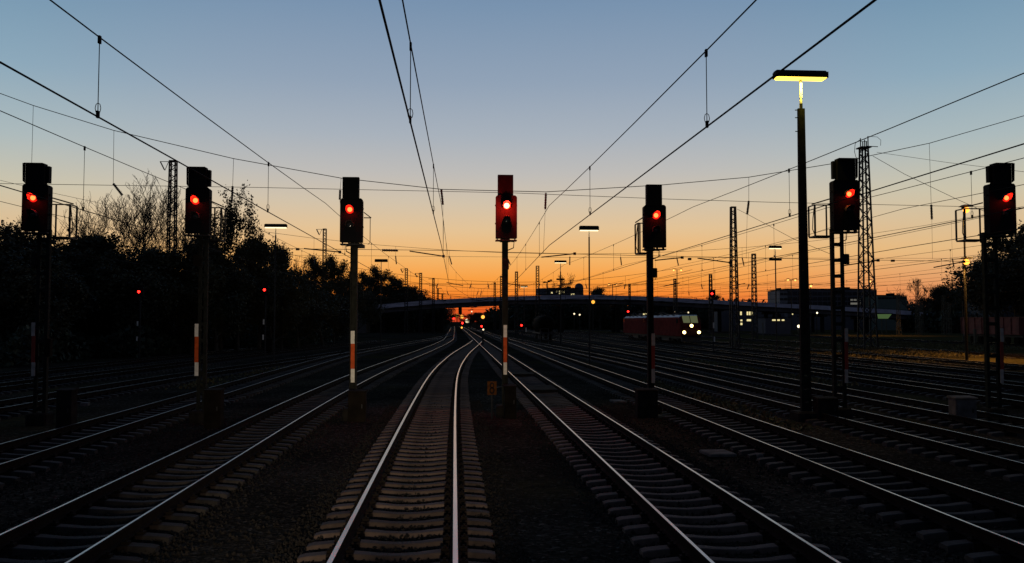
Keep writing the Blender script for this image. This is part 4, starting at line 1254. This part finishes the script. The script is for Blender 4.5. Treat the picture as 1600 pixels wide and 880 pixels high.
# green-lit shelter
def shelter():
    Y = 196
    a, b = at(1371, 491, Y), at(1393, 498, Y)
    root = thing('shelter', 'small shelter with a pale green lit panel right of the tallest lattice mast', 'shelter', ((a.x + b.x) / 2, Y, 0))
    w = b.x - a.x
    mb = MB(); mb.hexa([(-w / 2 + .2, -.1, b.z), (w / 2 - .9, -.1, b.z), (w / 2 - .9, .1, b.z), (-w / 2 + .2, .1, b.z), (-w / 2, -.1, a.z), (w / 2, -.1, a.z), (w / 2, .1, a.z), (-w / 2, .1, a.z)]); mb.build('lit_panel', E_green, root)
    mb = MB(); mb.box((0, 1, a.z + .1), (w + .5, 2.6, .15)); mb.build('roof', M_steel, root)
    for s in (-1, 1):
        mb = MB(); mb.tube([(s * w * .16, .3, -.1), (s * w * .16, .3, a.z)], .09, 6); mb.build('post', M_lit, root)
shelter()

# ------------------------------------------------------------------ rolling stock
M_locored = pm('traffic_red_paint', (.17, .020, .017), .9, var=.3, scale=1.2, spec=.05)
M_locodark = pm('underframe_grey', (.035, .032, .03), .7, var=.3)
M_locoroof = pm('light_grey_roof', (.55, .52, .53), .55, var=.12, scale=1)
M_locofront = pm('front_red_paint', (.12, .03, .012), .7, var=.15)
def locomotive(x, y, label, lit, L=18.6):
    root = thing('electric_locomotive', label, 'locomotive', (x, y, 0), 0, 'red electric locomotives standing in the yard')
    B = RAIL_TOP
    # half width, bottom z, shoulder z, roof z at stations along the body
    st = [(0, 1.18, 1.0, 2.05, 2.20), (.22, 1.36, .92, 2.45, 2.62), (.95, 1.47, .90, 3.35, 3.62), (1.4, 1.49, .90, 3.42, 3.72), (L - 1.4, 1.49, .90, 3.42, 3.72), (L - .95, 1.47, .90, 3.35, 3.62), (L - .22, 1.36, .92, 2.45, 2.62), (L, 1.18, 1.0, 2.05, 2.20)]
    rings = [[(-w, yy, zb + B), (w, yy, zb + B), (w, yy, zs - .25 + B), (w * .97, yy, zs + B), (w * .72, yy, zt + B), (-w * .72, yy, zt + B), (-w * .97, yy, zs + B), (-w, yy, zs - .25 + B)] for yy, w, zb, zs, zt in st]
    mb = MB(); mb.loft(rings)
    n = 8
    mb.m = [1 if (i % n) in (3, 4, 5) and 2 <= i // n <= 4 else 0 for i in range((len(rings) - 1) * n)] + [0, 0]
    for k in range(14):          # ribbed side panels
        yy = 3.2 + k * (L - 6.4) / 13
        for s in (-1, 1):
            mb.box((s * 1.497, yy, 2.2 + B), (.02, .06, 1.5))
    mb.build('body', [M_locored, M_locoroof], root)
    # windscreens on the sloping front
    p0, p1 = Vector((0, .25, 2.66 + B)), Vector((0, .93, 3.59 + B))
    nrm_ = Vector((0, -(p1.z - p0.z), (p1.y - p0.y))).normalized() * .03
    for s in (-1, 1):
        w = MB()
        a = [(s * .05, p0), (s * .98, p0), (s * 1.02, p1), (s * .05, p1)]
        pts = [Vector((q[0], q[1].y, q[1].z)) + nrm_ for q in a]
        w.hexa([p - nrm_ * .6 for p in pts] + pts); w.build('windscreen', E_cab if lit else M_glass, root)
        for yy in (1.55, L - 1.55):
            g = MB(); g.box((s * 1.50, yy, 2.95 + B), (.03, .75, .62)); g.build('side_window', M_glass, root)
            d = MB(); d.box((s * 1.502, yy + (1.0 if yy < 5 else -1.0), 2.25 + B), (.02, .62, 1.95)); d.build('cab_door', M_locored, root)
    f = MB(); f.box((0, -.03, 1.55 + B), (2.2, .05, .75)); f.build('front_panel', M_locofront, root)
    for hx, hz in ((-.98, 1.42), (.98, 1.42), (0.0, 2.28)):
        h = MB(); h.tube([(hx, .08, hz + B), (hx, -.10, hz + B)], .24, 14); ho = h.build('headlight', M_steel, root)
        l = MB(); l.dome((hx, -.102, hz + B), .21, .07, 14); l.build('lens', E_head if lit else M_glass, ho)
    for s in (-1, 1):
        b = MB(); b.tube([(s * .875, .1, 1.02 + B), (s * .875, -.5, 1.02 + B)], .12, 10); b.tube([(s * .875, -.5, 1.02 + B), (s * .875, -.56, 1.02 + B)], .24, 14); b.build('buffer', M_locodark, root)
    p = MB(); p.hexa([(-1.25, -.1, .18 + B), (1.25, -.1, .18 + B), (1.25, .5, .18 + B), (-1.25, .5, .18 + B), (-1.3, .1, .85 + B), (1.3, .1, .85 + B), (1.3, .6, .85 + B), (-1.3, .6, .85 + B)]); p.build('snow_plough', M_locodark, root)
    u = MB(); u.box((0, L / 2, .75 + B), (2.5, L - 1.2, .28)); u.box((0, L / 2, .45 + B), (2.3, 4.2, .5)); u.build('underframe', M_locodark, root)
    for yb in (4.0, L - 4.0):
        g = MB()
        for s in (-1, 1):
            g.box((s * 1.05, yb, .62 + B), (.12, 3.6, .32))
            for q in (-1.3, 1.3):
                g.box((s * 1.13, yb + q, .55 + B), (.14, .42, .42))
        bo = g.build('bogie', M_locodark, root)
        for q in (-1.3, 1.3):
            for s in (-1, 1):
                w = MB(); w.tube([(s * .68, yb + q, .625 + B), (s * .82, yb + q, .625 + B)], .625, 20); w.build('wheel', M_rust, bo)
    e = MB()
    for yy, l in ((5, 2.2), (9.3, 3.0), (13.4, 2.0)):
        e.bbox((0, yy, 3.80 + B), (1.3, l, .2), .05)
    for s in (-1, 1):
        for yy in (4.4, 7.5, 10.5, 13.2):
            e.hexa([(s * 1.12 - .14, yy - .5, 3.64 + B), (s * 1.12 + .14, yy - .5, 3.60 + B), (s * 1.12 + .14, yy + .5, 3.60 + B), (s * 1.12 - .14, yy + .5, 3.64 + B),
                    (s * 1.12 - .14, yy - .5, 3.69 + B), (s * 1.12 + .14, yy - .5, 3.65 + B), (s * 1.12 + .14, yy + .5, 3.65 + B), (s * 1.12 - .14, yy + .5, 3.69 + B)])
    e.build('roof_equipment', M_locodark, root)
    for y0, s in ((2.6, 1), (L - 2.6, -1)):
        pg = MB()
        for sx_ in (-.5, .5):
            pg.tube([(sx_, y0, 3.75 + B), (sx_, y0, 4.0 + B)], .07, 8); pg.tube([(sx_, y0 + s * 1.6, 3.75 + B), (sx_, y0 + s * 1.6, 4.0 + B)], .07, 8)
            pg.bar((sx_, y0, 4.02 + B), (sx_, y0 + s * 1.7, 4.02 + B), .05)
            pg.bar((sx_ * .5, y0 + s * 1.6, 4.05 + B), (sx_ * .5, y0 - s * .2, 4.18 + B), .05)
        pg.tube([(-.95, y0 - s * .2, 4.1 + B), (-.7, y0 - s * .2, 4.22 + B), (.7, y0 - s * .2, 4.22 + B), (.95, y0 - s * .2, 4.1 + B)], .035, 6)
        pg.build('pantograph', M_locodark, root)
    return root
locomotive(31.0, 108.5, 'red locomotive with three bright headlights and a lit cab', True)
locomotive(31.0, 128.2, 'unlit red locomotive coupled behind the one with the headlights', False)
def tank_wagon():
    x, y, L = 11.9, 128, 11.5
    B = RAIL_TOP
    root = thing('tank_wagon', 'dark tank wagon standing before the bridge right of the middle signal', 'wagon', (x + 2.2, y, 0))
    mb = MB(); n = 20
    st = [(0, .25), (.12, .75), (.4, 1.1), (.9, 1.32), (L - .9, 1.32), (L - .4, 1.1), (L - .12, .75), (L, .25)]
    mb.loft([[(r_ * math.cos(2 * math.pi * j / n), yy, 2.45 + B + r_ * math.sin(2 * math.pi * j / n)) for j in range(n)] for yy, r_ in st]); mb.build('tank', pm('dull_tank_grey', (.010, .008, .006), .9, var=.4, spec=.02), root, smooth=True)
    u = MB(); u.box((0, L / 2, 1.05 + B), (2.3, L + .6, .22))
    for yy in (1.2, L - 1.2):
        u.box((0, yy, 1.3 + B), (2.0, .5, .35))
    u.build('underframe', M_locodark, root)
    for yb in (1.6, 3.2, L - 3.2, L - 1.6):
        for s in (-1, 1):
            w = MB(); w.tube([(s * .68, yb, .46 + B), (s * .82, yb, .46 + B)], .46, 16); w.build('wheel', M_rust, root)
    h = MB(); h.tube([(0, L / 2, 3.6 + B), (0, L / 2, 4.0 + B)], .3, 12); h.build('dome_hatch', M_locodark, root)
    l = MB()
    for s in (-.2, .2):
        l.bar((1.38, L / 2 + s, 1.0 + B), (1.38, L / 2 + s, 3.4 + B), .05)
    for k in range(7):
        l.bar((1.38, L / 2 - .2, 1.2 + k * .33 + B), (1.38, L / 2 + .2, 1.2 + k * .33 + B), .035)
    l.build('ladder', M_steel, root)
    for s in (-1, 1):
        b = MB(); b.tube([(s * .875, -.25, 1.05 + B), (s * .875, -.75, 1.05 + B)], .1, 8); b.tube([(s * .875, -.75, 1.05 + B), (s * .875, -.8, 1.05 + B)], .22, 12); b.build('buffer', M_locodark, root)
tank_wagon()
def freight_wagon(x, y, label, L=12.0):
    B = RAIL_TOP
    root = thing('freight_wagon', label, 'wagon', (x, y, 0))
    m = pm('oxide_red_wagon', (.16, .04, .03), .7, var=.35, scale=1.5)
    mb = MB()
    mb.box((0, L / 2, 1.25 + B), (2.8, L, .14))
    for s in (-1, 1):
        mb.box((s * 1.36, L / 2, 2.32 + B), (.08, L, 2.0))
        for k in range(9):
            mb.box((s * 1.44, .06 + k * (L - .12) / 8, 2.3 + B), (.09, .12, 2.06))
        mb.box((s * 1.40, L / 2, 3.36 + B), (.16, L + .1, .1))
    for yy in (.04, L - .04):
        mb.box((0, yy, 2.32 + B), (2.64, .08, 2.0))
        for k in range(4):
            mb.box((-1.05 + k * .7, yy + (-.08 if yy < 1 else .08), 2.32 + B), (.1, .08, 2.0))
    mb.build('body', m, root)
    u = MB(); u.box((0, L / 2, 1.0 + B), (2.2, L + .4, .3)); u.build('underframe', M_locodark, root)
    for yb in (1.5, 3.1, L - 3.1, L - 1.5):
        for s in (-1, 1):
            w = MB(); w.tube([(s * .68, yb, .46 + B), (s * .82, yb, .46 + B)], .46, 16); w.build('wheel', M_rust, root)
    for s in (-1, 1):
        b = MB(); b.tube([(s * .875, -.2, 1.05 + B), (s * .875, -.7, 1.05 + B)], .1, 8); b.tube([(s * .875, -.7, 1.05 + B), (s * .875, -.75, 1.05 + B)], .22, 12); b.build('buffer', M_locodark, root)
    return root
freight_wagon(71.5, 100.0, 'oxide red open freight wagon cut by the right edge')

# ------------------------------------------------------------------ small signals and lights
def small_signal(px, py, Y, label, plates=(), post=True, bare_lens=False, r=.11, mat=E_redfar, group='small far red signals'):
    base = Vector((gx(px, Y), Y, 0))
    root = thing('small_signal', label, 'signal', base, 0, group)
    z = gz(px, py, Y)
    ppm = FPX / Y
    if post:
        p = MB(); p.tube([(0.1, .1, -.1), (0.1, .1, z - .25)], .07, 7); p.build('post', M_steel, root)
    b = MB(); b.bbox((0.08, .1, z), (.55 if z > 1.5 else .42, .22, .75 if z > 1.5 else .5), .04); b.build('signal_board', M_black, root)
    l = MB(); l.dome((0, -.02, z), max(r, 1.5 / ppm), .06, 10); l.build('red_lamp', mat, root)
    for (ppx, a, b_) in plates:
        A, B_ = gz(ppx, a, Y), gz(ppx, b_, Y)
        q = MB(); q.box((gx(ppx, Y) - base.x, 0, (A + B_) / 2), (max(.12, 1.6 / ppm), .02, A - B_)); q.build('white_plate', M_white, root)
    return root
small_signal(216, 456, 72, 'far red signal in the dark wood right of the leftmost signal', ((215, 502, 509), (214.5, 526, 533)))
small_signal(412.5, 453, 72, 'far red signal in the dark left of the bright plated signal', ((412, 499, 507), (411.5, 523, 531)))
small_signal(1113, 459, 80, 'far red signal on a post right of the locomotive headlights', ((1115, 504, 513), (1116, 526, 534)))
small_signal(981.5, 487, 170, 'red light above the rear locomotive, left of the signal post')
small_signal(752.5, 510, 112, 'larger low red light left of the middle signal post near the vanishing tracks', post=True)
small_signal(815, 508.5, 120, 'low red light on the ground right of the middle signal post', ((822, 512, 519),))
small_signal(709, 498, 230, 'tiny red light between the converging rails under the bridge', group=None)
small_signal(722.5, 505, 300, 'tiny red light right of the other where the tracks vanish', group=None)
def far_signal(px, py, Y, label):
    base = Vector((gx(px, Y), Y, 0)); root = thing('signal_mast', label, 'signal', base)
    z = gz(px, py, Y)
    b = MB(); b.tube([(0, 0, -.1), (0, 0, z)], .13, 6); b.build('post', M_steel, root)
    b = MB(); b.bbox((0, -.1, z), (1.0, .25, 1.9), .08); b.build('signal_board', M_black, root)
far_signal(719, 486, 240, 'dark back of a signal standing against the glow under the bridge')
def lamp_post(px, py, Y, label, mat, r=.14, arms=1, col=None, power=0, group='far amber and white lamps', post_mat=M_steel, hood=True):
    base = Vector((gx(px, Y), Y, 0))
    ppm = FPX / Y
    z = gz(px, py, Y)
    root = thing('street_lamp', label, 'lamp', base, 0, group)
    p = MB(); p.tube([(0, 0, -.1), (0, 0, z + .1)], [max(.09, .8 / ppm), max(.06, .6 / ppm)], 7); p.build('post', post_mat, root)
    rr = max(r, .8 / ppm)
    offs = [0] if arms == 1 else [-.75 * max(1, 8 / ppm), .75 * max(1, 8 / ppm)]
    for i, ox in enumerate(offs):
        if hood:
            h = MB(); h.bar((0, 0, z + .12), (ox, -.35, z + rr + .16), .06); h.hexa([(ox - rr * 1.5, -.35 - rr * 1.8, z + rr + .02), (ox + rr * 1.5, -.35 - rr * 1.8, z + rr + .02), (ox + rr * 1.5, -.35 + rr * 1.8, z + rr + .02), (ox - rr * 1.5, -.35 + rr * 1.8, z + rr + .02),
                                                                   (ox - rr, -.35 - rr, z + rr + .16), (ox + rr, -.35 - rr, z + rr + .16), (ox + rr, -.35 + rr, z + rr + .16), (ox - rr, -.35 + rr, z + rr + .16)])
            ho = h.build('lamp_head', M_steel, root)
        b = MB(); n = 10
        b.loft([[(ox + rr * math.cos(t) * math.cos(2 * math.pi * j / n), -.35 + rr * math.cos(t) * math.sin(2 * math.pi * j / n), z + rr * math.sin(t)) for j in range(n)] for t in np.linspace(-1.5, 1.5, 7)])
        bo = b.build('bulb', mat, root)
        if hood:
            bo.parent = ho
    if power:
        l = bpy.data.lights.new('lamp_light', 'SPOT'); l.energy = power; l.color = col; l.spot_size = rad(125); l.spot_blend = .6; l.shadow_soft_size = .2
        lo = bpy.data.objects.new('lamp_light', l); COL.objects.link(lo); lo.parent = root; lo.location = (0, -.5, z - .35)
    return root
AM = (1.0, .48, .10)
lamp_post(1510, 329, 67, 'upper amber lamp on a dark post left of the rightmost signal', E_amber, .26, 1, AM, 6000, post_mat=M_black)
lamp_post(1508.5, 410, 66.2, 'lower amber lamp on the post left of the rightmost signal', E_amber, .24, 1, AM, 2500, post_mat=M_black)
lamp_post(1586, 442, 110, 'amber lamp right of the rightmost signal under the tree', E_amberfar, .2, 2, AM, 4000)
lamp_post(1237, 438, 190, 'twin amber lamp left of the tall lamp mast above the office roof', E_amberfar, .22, 2)
lamp_post(1267, 447, 200, 'amber lamp just right of the tall lamp mast', E_amberfar, .28)
lamp_post(1359, 440, 180, 'amber lamp behind the tallest lattice mast', E_amberfar, .25, 1, AM, 4000)
lamp_post(957.5, 445, 240, 'faint twin amber lamp over the crest of the bridge', E_amberfar, .2, 2)
lamp_post(1058.5, 422.5, 170, 'twin amber lamp right of the signal before the locomotives', E_amberfar, .16, 2)
lamp_post(926.5, 472, 195, 'yellow lamp below the bridge right of the slim pole lamp', em('yellow_far_lamp', (1, .42, .05), 1.6), .42)
lamp_post(1246.5, 510, 125, 'bright white lamp low on the ground left of the tall lamp mast', E_white, .22, hood=False)
lamp_post(1276, 489, 200, 'small white lamp under the bridge right of the tall lamp mast', E_white, .2)
for px_, py_, Y_, m_, r_, lb in ((714, 493.5, 330, 'y', .75, 'left yellow lamp of the pair where the tracks vanish'), (721.5, 495, 345, 'y', .8, 'right yellow lamp of the pair where the tracks vanish'), (730, 501.5, 350, 'w', .9, 'big pale lamp right of the vanishing tracks'),
                             (754.5, 495.5, 300, 'y', .65, 'yellow lamp above the larger red light under the bridge'), (897, 490.5, 205, 'w', .22, 'left of two white lamps under the bridge near the tank wagon'), (905.5, 492, 205, 'w', .22, 'right of two white lamps under the bridge near the tank wagon'),
                             (767, 482.5, 400, 'w', .5, 'upper white light in the far town under the bridge'), (772, 483, 400, 'w', .32, 'small light right of the upper white light in the far town'), (761, 484.5, 400, 'w', .35, 'small light left of the upper white light in the far town'),
                             (767.5, 486, 402, 'w', .35, 'small light just below the upper white light in the far town'), (766, 492.5, 402, 'w', .22, 'lowest faint light of the far town cluster'), (784, 479, 395, 'w', .3, 'white light under the bridge beside the middle signal post'), (801, 480, 390, 'w', .45, 'white light under the bridge right of the middle signal post'),
                             (706, 492, 320, 'y', .35, 'faint lamp left of the yellow pair under the bridge'), (735, 499, 360, 'w', .3, 'faint white lamp right of the big pale lamp'), (741, 498.5, 360, 'w', .28, 'fainter white lamp farther right of the big pale lamp'), (737, 487, 380, 'w', .3, 'faint lamp high in the dark trees under the bridge'),
                             (721.5, 512, 265, 'y', .3, 'pale lamp low at the point of the converging rails'), (755, 515, 110, 'w', .12, 'small white light below the larger red light'), (1075, 488.5, 200, 'w', .2, 'white light above the lit locomotive cab'), (1053, 487.5, 200, 'w', .16, 'small white light above the locomotive roof')):
    lamp_post(px_, py_, Y_, lb, em('far_yellow_lamp', (1, .42, .06), 1.8) if m_ == 'y' else em('far_white_lamp', (1, .82, .5), 1.5), r_, hood=False, group='tiny lights under the bridge')
def flood_mast():
    Y = 300; base = Vector((gx(855, Y), Y, 0)); z = gz(855, 441, Y)
    root = thing('floodlight_mast', 'dark floodlight mast with a tilted crossarm left of the dome', 'floodlight mast', base)
    p = MB(); p.tube([(0, 0, -.1), (0, 0, z)], .22, 6); p.build('post', M_steel, root)
    p = MB(); p.bar((-1.6, 0, z - .3), (1.6, 0, z + .2), .25); p.build('crossarm', M_steel, root)
    for dx, dz in ((-.9, .1), (.6, .5), (1.4, .8)):
        f = MB(); f.bbox((dx, 0, z + dz - .1), (.9, .5, .55), .08); f.build('floodlight', M_black, root)
flood_mast()
def frame_rail(px0, px1, y0, y1, Y, label, name='railing', n=2, mat=M_steel):
    a, b = at(px0, y0, Y), at(px1, y1, Y)
    root_x = (a.x + b.x) / 2
    mb = MB(); h = a.z; w = b.x - a.x
    mb.tube([(-w / 2, 0, h), (w / 2, 0, h)], .035, 6)
    for k in range(n):
        x = -w / 2 + w * k / (n - 1)
        mb.tube([(x, 0, -.1), (x, 0, h)], .035, 6)
    mb.tube([(-w / 2, 0, h * .5), (w / 2, 0, h * .5)], .025, 6)
    o = mb.build(name, mat); o.location = (root_x, Y, 0)
    return tag(o, label, 'railing')
frame_rail(159, 233, 536, 551, 80, 'thin handrail in front of the wood at the far red signal', n=4)
frame_rail(844, 857, 514, 520, 118, 'pale bar frame on the ground right of the low red light', 'buffer_frame', mat=M_conc)
cabinet(416.5, 425.5, 529, 553, 82, 'small cabinet at the foot of the far red signal left of the bright plated mast', M_cab)
def pole(px, top_y, Y, label, w=.1, mat=M_steel, name='marker_post'):
    z = gz(px, top_y, Y)
    mb = MB(); mb.bbox((0, 0, z / 2), (w, w, z), w * .2)
    o = mb.build(name, mat); o.location = (gx(px, Y), Y, 0)
    return tag(o, label, 'post', 'short posts beside the sidings')
pole(1147.5, 524, 90, 'pale short post at the foot of the second tallest lattice mast', .16, M_lit)
pole(1192, 504, 140, 'thin pale post right of the lit windows under the bridge', .14, M_lit)
pole(1523, 514, 100, 'yellowish short post left of the freight wagon', .3, M_lit)
